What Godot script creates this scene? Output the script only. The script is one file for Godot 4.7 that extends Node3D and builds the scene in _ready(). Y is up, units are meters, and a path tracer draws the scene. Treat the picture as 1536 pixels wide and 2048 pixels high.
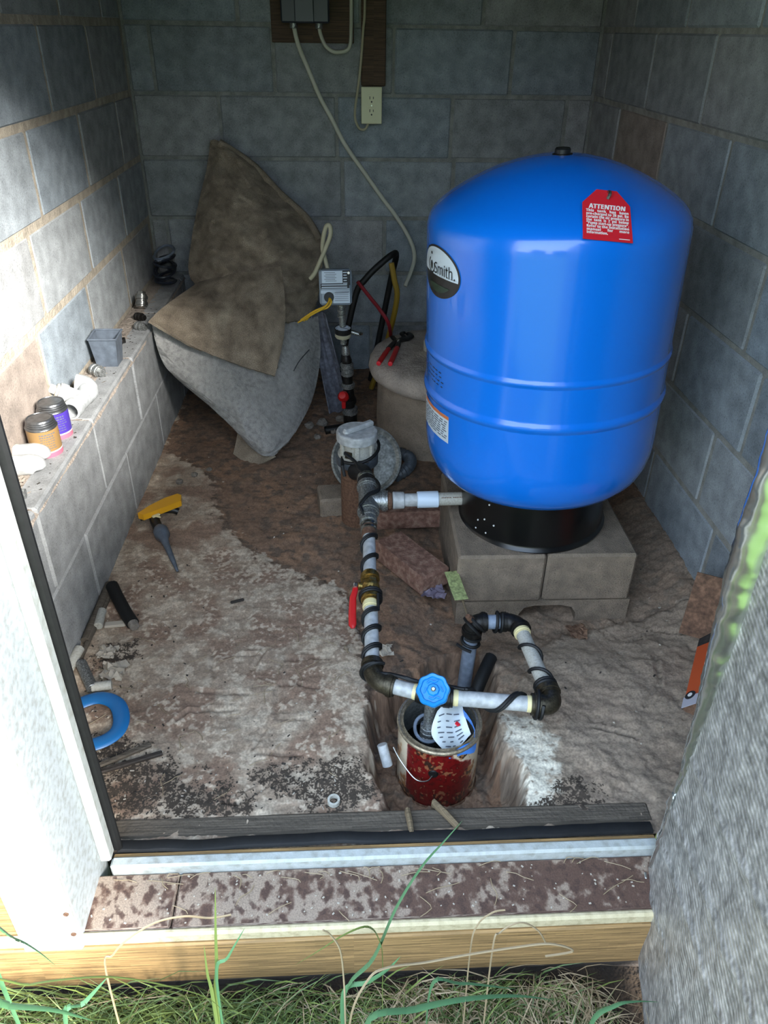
extends Node3D
# A small concrete block well house seen through its doorway: pressure tank, well casing, pipes, clutter.
# Metres, y up. The dirt floor lies at y = 0, the doorway at z = -0.8 .. -0.66, the back wall at z = -2.99.

const COURSE := 0.2032
const JOINT0 := -0.014          # height of the lowest bed joint
const XL := -0.716              # left wall face
const XR := 0.885               # right wall face
const ZB := -2.991              # back wall face
const ZF := -0.80               # inner face of the front wall

var M := {}                     # materials
var T := {}                     # textures
var used := {}                  # names taken at top level
var rng := RandomNumberGenerator.new()
var n1 := FastNoiseLite.new()
var n2 := FastNoiseLite.new()


func _ready() -> void:
	camera_and_light()
	make_materials()
	build_shell()
	build_floor()
	build_doorway()
	build_outside()
	build_tank()
	build_plumbing()
	build_well_corner()
	build_sack()
	build_electrics()
	build_ledge_things()
	build_floor_things()
	build_debris()


func camera_and_light() -> void:
	var cam := Camera3D.new()
	cam.name = "camera"
	cam.fov = 68.117
	cam.near = 0.02
	cam.far = 200.0
	var b := Basis(Vector3.UP, deg_to_rad(-3.2763)) * Basis(Vector3.RIGHT, deg_to_rad(-32.5725)) * Basis(Vector3.BACK, deg_to_rad(0.9121))
	cam.transform = Transform3D(b, Vector3(0, 1.2, 0))
	add_child(cam)
	cam.current = true

	var env := Environment.new()
	env.background_mode = Environment.BG_SKY
	var sky := Sky.new()
	var sm := ProceduralSkyMaterial.new()
	sm.sky_top_color = Color(0.70, 0.80, 0.92)
	sm.sky_horizon_color = Color(0.90, 0.93, 0.95)
	sm.sky_curve = 0.25
	sm.sky_energy_multiplier = 1.1
	sm.ground_bottom_color = Color(0.20, 0.24, 0.14)
	sm.ground_horizon_color = Color(0.45, 0.50, 0.38)
	sm.ground_curve = 0.03
	sm.sun_angle_max = 30.0
	sky.sky_material = sm
	env.sky = sky
	env.background_energy_multiplier = 1.0
	env.ambient_light_source = Environment.AMBIENT_SOURCE_SKY
	env.reflected_light_source = Environment.REFLECTION_SOURCE_SKY
	env.tonemap_mode = Environment.TONE_MAPPER_LINEAR
	env.tonemap_exposure = 6.0
	env.sdfgi_enabled = true
	env.ssao_enabled = true
	env.ssil_enabled = true
	var we := WorldEnvironment.new()
	we.name = "environment"
	we.environment = env
	add_child(we)

	# the low sun behind thin cloud: behind the photographer's right shoulder, wide and soft
	var sun := DirectionalLight3D.new()
	sun.name = "veiled_sun"
	sun.light_color = Color(1.0, 0.99, 0.97)
	sun.light_energy = 1.35
	sun.light_angular_distance = 20.0
	sun.shadow_enabled = true
	add_child(sun)
	var from := Vector3(0.57, 0.46, 0.685).normalized()
	sun.look_at_from_position(from * 10.0, Vector3.ZERO, Vector3.UP)


# ---------------------------------------------------------------- names and tags

func numbered(called: String) -> String:
	if not used.has(called):
		used[called] = 0
		return called
	used[called] += 1
	return "%s_%03d" % [called, used[called]]


func tag(o: Node, label: String, category: String, group := "", kind := "") -> Node:
	o.set_meta("label", label)
	if category != "":
		o.set_meta("category", category)
	if group != "":
		o.set_meta("group", group)
	if kind != "":
		o.set_meta("kind", kind)
	return o


func thing(called: String, label: String, category: String, at := Vector3.ZERO, group := "") -> Node3D:
	var o := Node3D.new()
	o.name = numbered(called)
	add_child(o)
	o.position = at
	tag(o, label, category, group)
	return o


func structure(o: Node) -> Node:
	o.set_meta("kind", "structure")
	return o


# ---------------------------------------------------------------- mesh building

class MB:
	var v := PackedVector3Array()
	var u := PackedVector2Array()
	var c := PackedColorArray()
	var col := Color.WHITE
	var x := Transform3D.IDENTITY

	func tri(a: Vector3, b: Vector3, d: Vector3, ua := Vector2.ZERO, ub := Vector2.ZERO, ud := Vector2.ZERO) -> void:
		v.append(x * a); v.append(x * b); v.append(x * d)
		u.append(ua); u.append(ub); u.append(ud)
		c.append(col); c.append(col); c.append(col)

	# corners counter-clockwise seen from outside
	func quad(a: Vector3, b: Vector3, d: Vector3, e: Vector3, ua := Vector2(0, 1), ub := Vector2(1, 1), ud := Vector2(1, 0), ue := Vector2(0, 0)) -> void:
		tri(a, b, d, ua, ub, ud)
		tri(a, d, e, ua, ud, ue)

	func box(at: Vector3, size: Vector3, bevel := 0.0, basis := Basis.IDENTITY) -> void:
		var h := size * 0.5
		var keep := x
		x = x * Transform3D(basis, at)
		var bv: float = minf(bevel, minf(h.x, minf(h.y, h.z)) * 0.95)
		var ax := [Vector3.RIGHT, Vector3.UP, Vector3.BACK]
		for i in 3:
			for s: float in [-1.0, 1.0]:
				var n: Vector3 = ax[i] * s
				var p: Vector3 = ax[(i + 1) % 3]
				var q: Vector3 = ax[(i + 2) % 3] * s
				var o := n * (n.abs().dot(h))
				var ph: float = p.abs().dot(h) - bv
				var qh: float = q.abs().dot(h) - bv
				quad(o - p * ph - q * qh, o + p * ph - q * qh, o + p * ph + q * qh, o - p * ph + q * qh)
		if bv > 0.0:
			for i in 3:
				var p: Vector3 = ax[i]
				var q: Vector3 = ax[(i + 1) % 3]
				var r: Vector3 = ax[(i + 2) % 3]
				var pl: float = p.dot(h) - bv
				for sq: float in [-1.0, 1.0]:
					for sr: float in [-1.0, 1.0]:
						var e1 := q * sq * q.dot(h) + r * sr * (r.dot(h) - bv)
						var e2 := q * sq * (q.dot(h) - bv) + r * sr * r.dot(h)
						if sq * sr > 0.0:
							edge(e1, e2, p * pl)
						else:
							edge(e2, e1, p * pl)
			for sx: float in [-1.0, 1.0]:
				for sy: float in [-1.0, 1.0]:
					for sz: float in [-1.0, 1.0]:
						var a := Vector3(sx * h.x, sy * (h.y - bv), sz * (h.z - bv))
						var b := Vector3(sx * (h.x - bv), sy * h.y, sz * (h.z - bv))
						var d := Vector3(sx * (h.x - bv), sy * (h.y - bv), sz * h.z)
						if sx * sy * sz > 0.0:
							tri(a, b, d)
						else:
							tri(a, d, b)
		x = keep

	func edge(e1: Vector3, e2: Vector3, pl: Vector3) -> void:
		quad(e1 - pl, e2 - pl, e2 + pl, e1 + pl)

	# profile of (radius, height), bottom to top, turned round the local y axis
	func lathe(prof: Array, segs := 32, at := Transform3D.IDENTITY, a0 := 0.0, a1 := TAU) -> void:
		var keep := x
		x = x * at
		for i in segs:
			var t0: float = lerpf(a0, a1, float(i) / segs)
			var t1: float = lerpf(a0, a1, float(i + 1) / segs)
			var d0 := Vector3(cos(t0), 0, -sin(t0))
			var d1 := Vector3(cos(t1), 0, -sin(t1))
			for k in prof.size() - 1:
				var p: Vector2 = prof[k]
				var q: Vector2 = prof[k + 1]
				var a := d0 * p.x + Vector3.UP * p.y
				var b := d1 * p.x + Vector3.UP * p.y
				var d := d1 * q.x + Vector3.UP * q.y
				var e := d0 * q.x + Vector3.UP * q.y
				var v0: float = 1.0 - float(k) / (prof.size() - 1)
				var v1: float = 1.0 - float(k + 1) / (prof.size() - 1)
				var u0: float = float(i) / segs
				var u1: float = float(i + 1) / segs
				if p.x > 1e-6:
					tri(a, b, d, Vector2(u0, v0), Vector2(u1, v0), Vector2(u1, v1))
				if q.x > 1e-6:
					tri(a, d, e, Vector2(u0, v0), Vector2(u1, v1), Vector2(u0, v1))
		x = keep

	func cyl(a: Vector3, b: Vector3, r0: float, r1 := -1.0, segs := 20, bevel := 0.0) -> void:
		var rr := r0 if r1 < 0.0 else r1
		var h := a.distance_to(b)
		var f := MB.frame(a, b)
		if bevel > 0.0:
			lathe([Vector2(0, 0), Vector2(r0 - bevel, 0), Vector2(r0, bevel), Vector2(rr, h - bevel), Vector2(rr - bevel, h), Vector2(0, h)], segs, f)
		else:
			lathe([Vector2(0, 0), Vector2(r0, 0), Vector2(rr, h), Vector2(0, h)], segs, f)

	static func frame(a: Vector3, b: Vector3) -> Transform3D:
		var y := (b - a).normalized()
		var z := (Vector3.BACK if absf(y.z) < 0.9 else Vector3.RIGHT)
		var xx := y.cross(z).normalized()
		return Transform3D(Basis(xx, y, xx.cross(y)), a)

	# tube along points; radii a number or one for each point
	func tube(pts: Array, rad: Variant, segs := 10, closed := false, flat := 1.0) -> void:
		var n := pts.size()
		var rings := []
		var up := Vector3.ZERO
		for i in n:
			var p: Vector3 = pts[i]
			var nx: Vector3 = pts[(i + 1) % n] if closed else pts[mini(i + 1, n - 1)]
			var pv: Vector3 = pts[(i + n - 1) % n] if closed else pts[maxi(i - 1, 0)]
			var t := (nx - pv).normalized()
			if up == Vector3.ZERO:
				up = Vector3.UP if absf(t.y) < 0.9 else Vector3.RIGHT
			up = (up - t * up.dot(t)).normalized()
			var s := t.cross(up)
			var r: float = rad[i] if rad is Array else rad
			var ring := []
			for k in segs:
				var a := TAU * k / segs
				ring.append(p + s * cos(a) * r + up * sin(a) * r * flat)
			rings.append(ring)
		var m := n if closed else n - 1
		for i in m:
			var r0: Array = rings[i]
			var r1: Array = rings[(i + 1) % n]
			for k in segs:
				var k1 := (k + 1) % segs
				quad(r0[k], r1[k], r1[k1], r0[k1], Vector2(float(i) / m, float(k) / segs), Vector2(float(i + 1) / m, float(k) / segs), Vector2(float(i + 1) / m, float(k + 1) / segs), Vector2(float(i) / m, float(k + 1) / segs))
		if not closed:
			for k in segs:
				var k1 := (k + 1) % segs
				tri(pts[0], rings[0][k], rings[0][k1])
				tri(pts[n - 1], rings[n - 1][k1], rings[n - 1][k])

	# outline in the local xy plane (counter-clockwise), pushed along z from z0 to z1
	func prism(outline: PackedVector2Array, z0: float, z1: float) -> void:
		var idx := Geometry2D.triangulate_polygon(outline)
		for i in range(0, idx.size(), 3):
			var a := outline[idx[i]]; var b := outline[idx[i + 1]]; var d := outline[idx[i + 2]]
			if (b - a).cross(d - a) < 0.0:
				var w := b; b = d; d = w
			tri(Vector3(a.x, a.y, z1), Vector3(b.x, b.y, z1), Vector3(d.x, d.y, z1), a, b, d)
			tri(Vector3(a.x, a.y, z0), Vector3(d.x, d.y, z0), Vector3(b.x, b.y, z0), a, d, b)
		var n := outline.size()
		for i in n:
			var a := outline[i]; var b := outline[(i + 1) % n]
			quad(Vector3(a.x, a.y, z0), Vector3(b.x, b.y, z0), Vector3(b.x, b.y, z1), Vector3(a.x, a.y, z1))

	# a sheet given by a grid of points, with a back side and rim when thick > 0
	func sheet(g: Array, thick := 0.0) -> void:
		var nu := g.size()
		var nv: int = g[0].size()
		var b := []
		if thick > 0.0:
			for i in nu:
				var row := []
				for j in nv:
					var du: Vector3 = g[mini(i + 1, nu - 1)][j] - g[maxi(i - 1, 0)][j]
					var dv: Vector3 = g[i][mini(j + 1, nv - 1)] - g[i][maxi(j - 1, 0)]
					row.append(g[i][j] - du.cross(dv).normalized() * thick)
				b.append(row)
		for i in nu - 1:
			for j in nv - 1:
				var ua := Vector2(float(i) / (nu - 1), float(j) / (nv - 1))
				var ub := Vector2(float(i + 1) / (nu - 1), float(j) / (nv - 1))
				var ud := Vector2(float(i + 1) / (nu - 1), float(j + 1) / (nv - 1))
				var ue := Vector2(float(i) / (nu - 1), float(j + 1) / (nv - 1))
				quad(g[i][j], g[i + 1][j], g[i + 1][j + 1], g[i][j + 1], ua, ub, ud, ue)
				if thick > 0.0:
					quad(b[i][j], b[i][j + 1], b[i + 1][j + 1], b[i + 1][j], ua, ue, ud, ub)
		if thick > 0.0:
			for i in nu - 1:
				quad(g[i][0], b[i][0], b[i + 1][0], g[i + 1][0])
				quad(g[i][nv - 1], g[i + 1][nv - 1], b[i + 1][nv - 1], b[i][nv - 1])
			for j in nv - 1:
				quad(g[0][j], g[0][j + 1], b[0][j + 1], b[0][j])
				quad(g[nu - 1][j], b[nu - 1][j], b[nu - 1][j + 1], g[nu - 1][j + 1])

	func mesh(crease := 38.0) -> ArrayMesh:
		var nf := v.size() / 3
		var fn := PackedVector3Array(); fn.resize(nf)
		var byp := {}
		for f in nf:
			var a := v[f * 3]
			fn[f] = (v[f * 3 + 1] - a).cross(v[f * 3 + 2] - a)
			for k in 3:
				var key := Vector3i((v[f * 3 + k] * 20000.0).round())
				if byp.has(key):
					byp[key].append(f)
				else:
					byp[key] = [f]
		var unit := PackedVector3Array(); unit.resize(nf)
		for f in nf:
			unit[f] = fn[f].normalized()
		var cc := cos(deg_to_rad(crease))
		var nv := PackedVector3Array(); nv.resize(v.size())
		var ov := PackedVector3Array(); ov.resize(v.size())
		var ou := PackedVector2Array(); ou.resize(v.size())
		var oc := PackedColorArray(); oc.resize(v.size())
		for f in nf:
			for k in 3:
				var src := f * 3 + k
				var key := Vector3i((v[src] * 20000.0).round())
				var s := Vector3.ZERO
				for g in byp[key]:
					if unit[f].dot(unit[g]) >= cc:
						s += fn[g]
				var dst: int = f * 3 + [0, 2, 1][k]
				nv[dst] = s.normalized() if s.length_squared() > 1e-24 else Vector3.UP
				ov[dst] = v[src]
				ou[dst] = u[src]
				oc[dst] = c[src]
		var arr := []
		arr.resize(Mesh.ARRAY_MAX)
		arr[Mesh.ARRAY_VERTEX] = ov
		arr[Mesh.ARRAY_NORMAL] = nv
		arr[Mesh.ARRAY_TEX_UV] = ou
		arr[Mesh.ARRAY_COLOR] = oc
		var m := ArrayMesh.new()
		m.add_surface_from_arrays(Mesh.PRIMITIVE_TRIANGLES, arr)
		return m


func put(called: String, mb: MB, mat: Material, parent: Node = self, crease := 38.0) -> MeshInstance3D:
	return put_mesh(called, mb.mesh(crease), mat, parent)


func put_mesh(called: String, mesh: Mesh, mat: Material, parent: Node = self) -> MeshInstance3D:
	var o := MeshInstance3D.new()
	o.name = numbered(called) if parent == self else called
	o.mesh = mesh
	o.material_override = mat
	parent.add_child(o, true)
	return o


func smooth_path(pts: Array, steps := 8, closed := false) -> Array:
	var out := []
	var n := pts.size()
	var m := n if closed else n - 1
	for i in m:
		var a: Vector3 = pts[(i + n - 1) % n] if closed else pts[maxi(i - 1, 0)]
		var b: Vector3 = pts[i]
		var c: Vector3 = pts[(i + 1) % n]
		var d: Vector3 = pts[(i + 2) % n] if closed else pts[mini(i + 2, n - 1)]
		for s in steps:
			out.append(b.cubic_interpolate(c, a, d, float(s) / steps))
	if not closed:
		out.append(pts[n - 1])
	return out


# a sheet through rows of control points, smoothed both ways
func smooth_grid(rows: Array, su: int, sv: int) -> Array:
	var wide := []
	for r in rows:
		wide.append(smooth_path(r, sv))
	var cols := []
	for j in wide[0].size():
		var line := []
		for r in wide:
			line.append(r[j])
		cols.append(smooth_path(line, su))
	var g := []
	for i in cols[0].size():
		var row := []
		for j in cols.size():
			row.append(cols[j][i])
		g.append(row)
	return g


# flat lettering as triangles in the xy plane, centred or left aligned; returns an MB-ready list of points
func letters(text: String, height: float, bold := 0.0, left := true, depth := 0.0006) -> PackedVector3Array:
	var tm := TextMesh.new()
	tm.text = text
	var sf := SystemFont.new()
	sf.font_names = PackedStringArray(["Droid Sans"])
	if bold > 0.0:
		sf.font_weight = 700
	tm.font = sf
	tm.font_size = 64
	tm.pixel_size = height / 64.0 * 1.35
	tm.depth = depth
	tm.curve_step = 4.0
	tm.horizontal_alignment = HORIZONTAL_ALIGNMENT_LEFT if left else HORIZONTAL_ALIGNMENT_CENTER
	var arr := tm.get_mesh_arrays()
	var vs: PackedVector3Array = arr[Mesh.ARRAY_VERTEX]
	var ix: PackedInt32Array = arr[Mesh.ARRAY_INDEX] if arr[Mesh.ARRAY_INDEX] != null else PackedInt32Array()
	var out := PackedVector3Array()
	if ix.size() > 0:
		for i in range(0, ix.size(), 3):
			out.append(vs[ix[i]]); out.append(vs[ix[i + 2]]); out.append(vs[ix[i + 1]])
	else:
		for i in range(0, vs.size(), 3):
			out.append(vs[i]); out.append(vs[i + 2]); out.append(vs[i + 1])
	if bold > 0.0:
		# a heavier face: the same strokes again, a hair to the side
		for i in out.size():
			out.append(out[i] + Vector3(height * 0.05 * bold, 0, 0.00003))
	return out


func add_letters(mb: MB, pts: PackedVector3Array, xf: Transform3D) -> void:
	for i in range(0, pts.size(), 3):
		mb.tri(xf * pts[i], xf * pts[i + 1], xf * pts[i + 2])


# ---------------------------------------------------------------- materials

func noise_bytes(size: int, freq: float, sd: int, oct := 4, kind := FastNoiseLite.TYPE_SIMPLEX_SMOOTH) -> PackedByteArray:
	var n := FastNoiseLite.new()
	n.noise_type = kind
	n.seed = sd
	n.frequency = freq
	n.fractal_type = FastNoiseLite.FRACTAL_FBM
	n.fractal_octaves = oct
	var im := n.get_seamless_image(size, size)
	im.convert(Image.FORMAT_L8)
	return im.get_data()


func texture(w: int, h: int, data: PackedByteArray) -> ImageTexture:
	return ImageTexture.create_from_image(Image.create_from_data(w, h, false, Image.FORMAT_RGB8, data))


func grey_texture(size: int, f: Callable) -> ImageTexture:
	var d := PackedByteArray()
	d.resize(size * size)
	for i in size * size:
		d[i] = clampi(int(f.call(i)), 0, 255)
	return ImageTexture.create_from_image(Image.create_from_data(size, size, false, Image.FORMAT_L8, d))


# three colours mixed by noise: a at low, b at mid, c at high values
func ramp_texture(size: int, src: PackedByteArray, a: Color, b: Color, c: Color, fine: PackedByteArray, amount: float, streak := 1) -> ImageTexture:
	var d := PackedByteArray()
	d.resize(size * size * 3)
	for y in size:
		for x in size:
			var i := y * size + x
			var t: float = src[((y * streak) % size) * size + x] / 255.0
			var k := a.lerp(b, clampf(t * 2.0, 0, 1)) if t < 0.5 else b.lerp(c, clampf(t * 2.0 - 1.0, 0, 1))
			var g: float = 1.0 + (fine[i] / 255.0 - 0.5) * amount
			d[i * 3] = clampi(int(k.r * g * 255.0), 0, 255)
			d[i * 3 + 1] = clampi(int(k.g * g * 255.0), 0, 255)
			d[i * 3 + 2] = clampi(int(k.b * g * 255.0), 0, 255)
	return texture(size, size, d)


func mat(key: String, color: Color, rough: float, metal := 0.0, tex: Texture2D = null, tile := 2.0, bump: Texture2D = null, relief := 0.1, tile2 := 0.0) -> StandardMaterial3D:
	var m := StandardMaterial3D.new()
	m.resource_name = key
	m.albedo_color = color
	m.roughness = rough
	m.metallic = metal
	if tex or bump:
		m.uv1_triplanar = true
		m.uv1_triplanar_sharpness = 4.0
		m.uv1_scale = Vector3.ONE * tile
	if tex:
		m.albedo_texture = tex
	if bump:
		m.heightmap_enabled = true
		m.heightmap_texture = bump
		m.heightmap_scale = relief
	M[key] = m
	return m


func make_materials() -> void:
	rng.seed = 4711
	n1.seed = 5; n1.frequency = 1.0; n1.fractal_octaves = 4; n1.noise_type = FastNoiseLite.TYPE_SIMPLEX_SMOOTH
	n2.seed = 11; n2.frequency = 1.0; n2.fractal_octaves = 3; n2.noise_type = FastNoiseLite.TYPE_SIMPLEX_SMOOTH
	var S := 512
	var fine := noise_bytes(S, 0.12, 1, 3)
	var veryfine := noise_bytes(S, 0.3, 2, 2)
	var coarse := noise_bytes(S, 0.012, 3, 5)
	var mid := noise_bytes(S, 0.04, 4, 4)
	var cell := noise_bytes(S, 0.06, 7, 2, FastNoiseLite.TYPE_CELLULAR)
	T.concrete = grey_texture(S, func(i: int) -> float: return 190.0 + (coarse[i] - 128) * 0.20 + (fine[i] - 128) * 0.10 + (veryfine[i] - 128) * 0.20 - (45.0 if fine[i] < 40 else 0.0))
	T.concrete_bump = grey_texture(S, func(i: int) -> float: return 128.0 + (fine[i] - 128) * 0.6 + (veryfine[i] - 128) * 0.7 - (90.0 if fine[i] < 58 else 0.0))
	T.rough_bump = grey_texture(S, func(i: int) -> float: return 128.0 + (mid[i] - 128) * 0.8 + (fine[i] - 128) * 0.5)
	T.soft_bump = grey_texture(S, func(i: int) -> float: return 128.0 + (mid[i] - 128) * 0.9)
	T.spangle = grey_texture(S, func(i: int) -> float: return 170.0 + (cell[i] - 128) * 0.35 + (mid[i] - 128) * 0.4)
	T.mottle = grey_texture(S, func(i: int) -> float: return 200.0 + (coarse[i] - 128) * 0.35 + (mid[i] - 128) * 0.35 + (veryfine[i] - 128) * 0.2)
	T.weave = grey_texture(S, func(i: int) -> float: return 128.0 + 60.0 * sin((i % S) * TAU / 8.0) * sin((i / S) * TAU / 8.0) + (veryfine[i] - 128) * 0.4)
	T.dirt = ramp_texture(S, coarse, Color(0.30, 0.24, 0.20), Color(0.44, 0.37, 0.31), Color(0.56, 0.50, 0.44), veryfine, 0.7)
	T.burlap = ramp_texture(S, coarse, Color(0.40, 0.36, 0.31), Color(0.56, 0.51, 0.45), Color(0.68, 0.64, 0.57), veryfine, 0.6)
	T.felt = ramp_texture(S, mid, Color(0.46, 0.46, 0.46), Color(0.58, 0.58, 0.58), Color(0.64, 0.64, 0.63), veryfine, 0.4)
	T.rust = ramp_texture(S, mid, Color(0.30, 0.22, 0.18), Color(0.42, 0.33, 0.27), Color(0.52, 0.44, 0.37), veryfine, 0.4)
	T.brick = ramp_texture(S, mid, Color(0.38, 0.29, 0.25), Color(0.53, 0.41, 0.36), Color(0.68, 0.60, 0.54), veryfine, 0.3)
	T.oldpaint = ramp_texture(S, mid, Color(0.72, 0.70, 0.66), Color(0.85, 0.85, 0.83), Color(0.90, 0.90, 0.89), veryfine, 0.08)
	# wood: noise drawn out along x
	var wd := PackedByteArray(); wd.resize(S * S * 3)
	for y in S:
		for x in S:
			var a: float = mid[(y * 6 % S) * S + (x / 9)] / 255.0
			var b: float = fine[(y * 2 % S) * S + (x / 16)] / 255.0
			var k := 0.72 + (a - 0.5) * 0.35 + (b - 0.5) * 0.30
			wd[(y * S + x) * 3] = clampi(int(255 * k), 0, 255)
			wd[(y * S + x) * 3 + 1] = clampi(int(255 * k * 0.97), 0, 255)
			wd[(y * S + x) * 3 + 2] = clampi(int(255 * k * 0.93), 0, 255)
	T.wood = texture(S, S, wd)
	# ribbed foil sheet: fine ridges one way
	T.foil = grey_texture(S, func(i: int) -> float: return 128.0 + 70.0 * sin((i / S) * TAU / 16.0) + (mid[i] - 128) * 0.15 + 18.0 * sin((i % S) * TAU / 16.0))
	T.scuff = grey_texture(S, func(i: int) -> float: return 205.0 + (coarse[i] - 128) * 0.25 - (90.0 if veryfine[i] < 40 else 0.0))

	# concrete blocks in six tones; mortar
	var tones := [Color(0.56, 0.585, 0.60), Color(0.51, 0.535, 0.55), Color(0.59, 0.605, 0.61), Color(0.535, 0.55, 0.555), Color(0.57, 0.575, 0.575), Color(0.53, 0.565, 0.59)]
	for i in tones.size():
		mat("block%d" % i, tones[i] * 1.30, 0.95, 0.0, T.concrete, 2.2, T.concrete_bump, 0.05)
	mat("block_brown", Color(0.74, 0.68, 0.63), 0.95, 0.0, T.concrete, 2.2, T.concrete_bump, 0.05)
	mat("mortar", Color(0.74, 0.73, 0.69), 0.95, 0.0, T.concrete, 3.0, T.rough_bump, 0.08)
	mat("mortar_dim", Color(0.68, 0.69, 0.67), 0.95, 0.0, T.concrete, 3.0, T.rough_bump, 0.08)
	mat("mortar_tan", Color(0.84, 0.79, 0.71), 0.95, 0.0, T.concrete, 3.0, T.rough_bump, 0.2)
	mat("old_block", Color(0.66, 0.59, 0.51), 0.95, 0.0, T.concrete, 3.0, T.concrete_bump, 0.2)
	mat("old_slab", Color(0.86, 0.80, 0.74), 0.95, 0.0, T.concrete, 2.0, T.rough_bump, 0.3)
	mat("tile_wall", Color(0.72, 0.65, 0.57), 0.95, 0.0, T.concrete, 2.0, T.rough_bump, 0.2)
	mat("ledge_sand", Color(0.80, 0.74, 0.68), 1.0, 0.0, T.concrete, 3.0, T.rough_bump, 0.5)
	mat("brick", Color(0.92, 0.88, 0.85), 0.95, 0.0, T.brick, 2.0, T.rough_bump, 0.2)
	mat("brick_dark", Color(0.92, 0.87, 0.82), 0.95, 0.0, T.dirt, 4.0, T.rough_bump, 0.2)
	mat("soil", Color(0.85, 0.82, 0.78), 1.0, 0.0, T.dirt, 3.0, T.rough_bump, 0.5)
	mat("stone", Color(0.66, 0.62, 0.57), 0.95, 0.0, T.concrete, 6.0, T.rough_bump, 0.2)

	var blue := mat("tank_blue", Color(0.02, 0.44, 0.87), 0.24)
	blue.clearcoat_enabled = true
	blue.clearcoat = 0.6
	blue.clearcoat_roughness = 0.08
	mat("black_gloss", Color(0.035, 0.037, 0.040), 0.28)
	mat("black_rubber", Color(0.065, 0.068, 0.072), 0.62, 0.0, T.mottle, 6.0)
	mat("black_plastic", Color(0.07, 0.075, 0.08), 0.45)
	mat("dark_metal", Color(0.20, 0.19, 0.18), 0.45, 0.6, T.mottle, 8.0)
	mat("tag_red", Color(0.80, 0.10, 0.16), 0.5)
	mat("white_print", Color(0.88, 0.88, 0.87), 0.6)
	mat("sticker_white", Color(0.80, 0.84, 0.88), 0.4)
	mat("sticker_black", Color(0.045, 0.05, 0.055), 0.3)
	mat("sticker_green", Color(0.10, 0.20, 0.14), 0.3)
	mat("sticker_orange", Color(0.80, 0.45, 0.28), 0.5)
	mat("ink", Color(0.12, 0.13, 0.15), 0.6)
	mat("ink_grey", Color(0.36, 0.38, 0.42), 0.6)
	mat("galvanised", Color(0.86, 0.87, 0.86), 0.42, 0.75, T.spangle, 9.0, T.soft_bump, 0.02)
	mat("steel", Color(0.80, 0.80, 0.78), 0.25, 0.95, T.scuff, 8.0)
	mat("brass", Color(0.72, 0.60, 0.34), 0.35, 0.9, T.mottle, 9.0)
	mat("brass_dull", Color(0.36, 0.33, 0.27), 0.45, 0.75, T.mottle, 9.0)
	mat("pvc", Color(0.84, 0.85, 0.85), 0.38, 0.0, T.scuff, 7.0)
	mat("pvc_grey", Color(0.60, 0.65, 0.72), 0.4, 0.0, T.scuff, 7.0)
	mat("pvc_bluish", Color(0.80, 0.86, 0.92), 0.35)
	mat("pvc_yellow", Color(0.87, 0.82, 0.62), 0.45)
	mat("pvc_dirty", Color(0.82, 0.81, 0.78), 0.55, 0.0, T.oldpaint, 8.0)
	mat("conduit_grey", Color(0.36, 0.39, 0.42), 0.45, 0.0, T.mottle, 6.0)
	mat("rusty_casing", Color(0.95, 0.88, 0.82), 0.8, 0.1, T.rust, 5.0, T.rough_bump, 0.1)
	mat("lid_metal", Color(0.66, 0.67, 0.65), 0.5, 0.45, T.mottle, 5.0)
	mat("handle_red", Color(0.72, 0.09, 0.10), 0.4)
	mat("wheel_blue", Color(0.09, 0.52, 0.82), 0.42)
	mat("ring_blue", Color(0.12, 0.42, 0.66), 0.4)
	mat("yellow", Color(0.86, 0.62, 0.10), 0.45)
	mat("wire_yellow", Color(0.80, 0.64, 0.16), 0.5)
	mat("wire_white", Color(0.74, 0.74, 0.68), 0.55)
	mat("wire_ivory", Color(0.66, 0.64, 0.54), 0.55)
	mat("ivory", Color(0.80, 0.80, 0.66), 0.4)
	mat("grey_plastic", Color(0.44, 0.48, 0.53), 0.45, 0.0, T.scuff, 5.0)
	mat("switch_grey", Color(0.52, 0.57, 0.62), 0.4)
	mat("label_pale", Color(0.74, 0.79, 0.84), 0.5)
	mat("box_dark", Color(0.16, 0.18, 0.22), 0.4)
	mat("box_grey", Color(0.24, 0.26, 0.29), 0.4)
	mat("can_purple", Color(0.27, 0.20, 0.56), 0.4)
	mat("can_gold", Color(0.56, 0.44, 0.28), 0.4)
	mat("can_pink", Color(0.76, 0.40, 0.48), 0.4)
	mat("can_lid", Color(0.56, 0.57, 0.58), 0.3, 0.85, T.scuff, 8.0)
	mat("cardboard", Color(0.55, 0.42, 0.33), 0.85, 0.0, T.mottle, 4.0)
	mat("cardboard_shaded", Color(0.22, 0.21, 0.20), 0.85, 0.0, T.mottle, 4.0)  # the same cardboard, with the shade on the flap painted into its colour
	mat("carton_orange", Color(0.74, 0.32, 0.16), 0.6)
	mat("carton_grey", Color(0.68, 0.68, 0.72), 0.6)
	mat("burlap", Color(0.90, 0.89, 0.87), 1.0, 0.0, T.burlap, 2.0, T.weave, 0.05)
	mat("felt", Color(1.0, 0.99, 0.97), 1.0, 0.0, T.felt, 2.5, T.rough_bump, 0.15)
	mat("hose_red", Color(0.50, 0.09, 0.13), 0.5)
	mat("hose_yellow", Color(0.56, 0.45, 0.15), 0.5)
	mat("grey_cloth", Color(0.52, 0.53, 0.58), 0.9, 0.0, T.mottle, 3.0)
	mat("tape_green", Color(0.74, 0.78, 0.52), 0.6, 0.0, T.mottle, 6.0)
	mat("stick", Color(0.58, 0.52, 0.42), 0.8, 0.0, T.wood, 5.0)
	mat("purple_foil", Color(0.44, 0.40, 0.46), 0.5)
	mat("paper", Color(0.84, 0.87, 0.88), 0.7)
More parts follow.
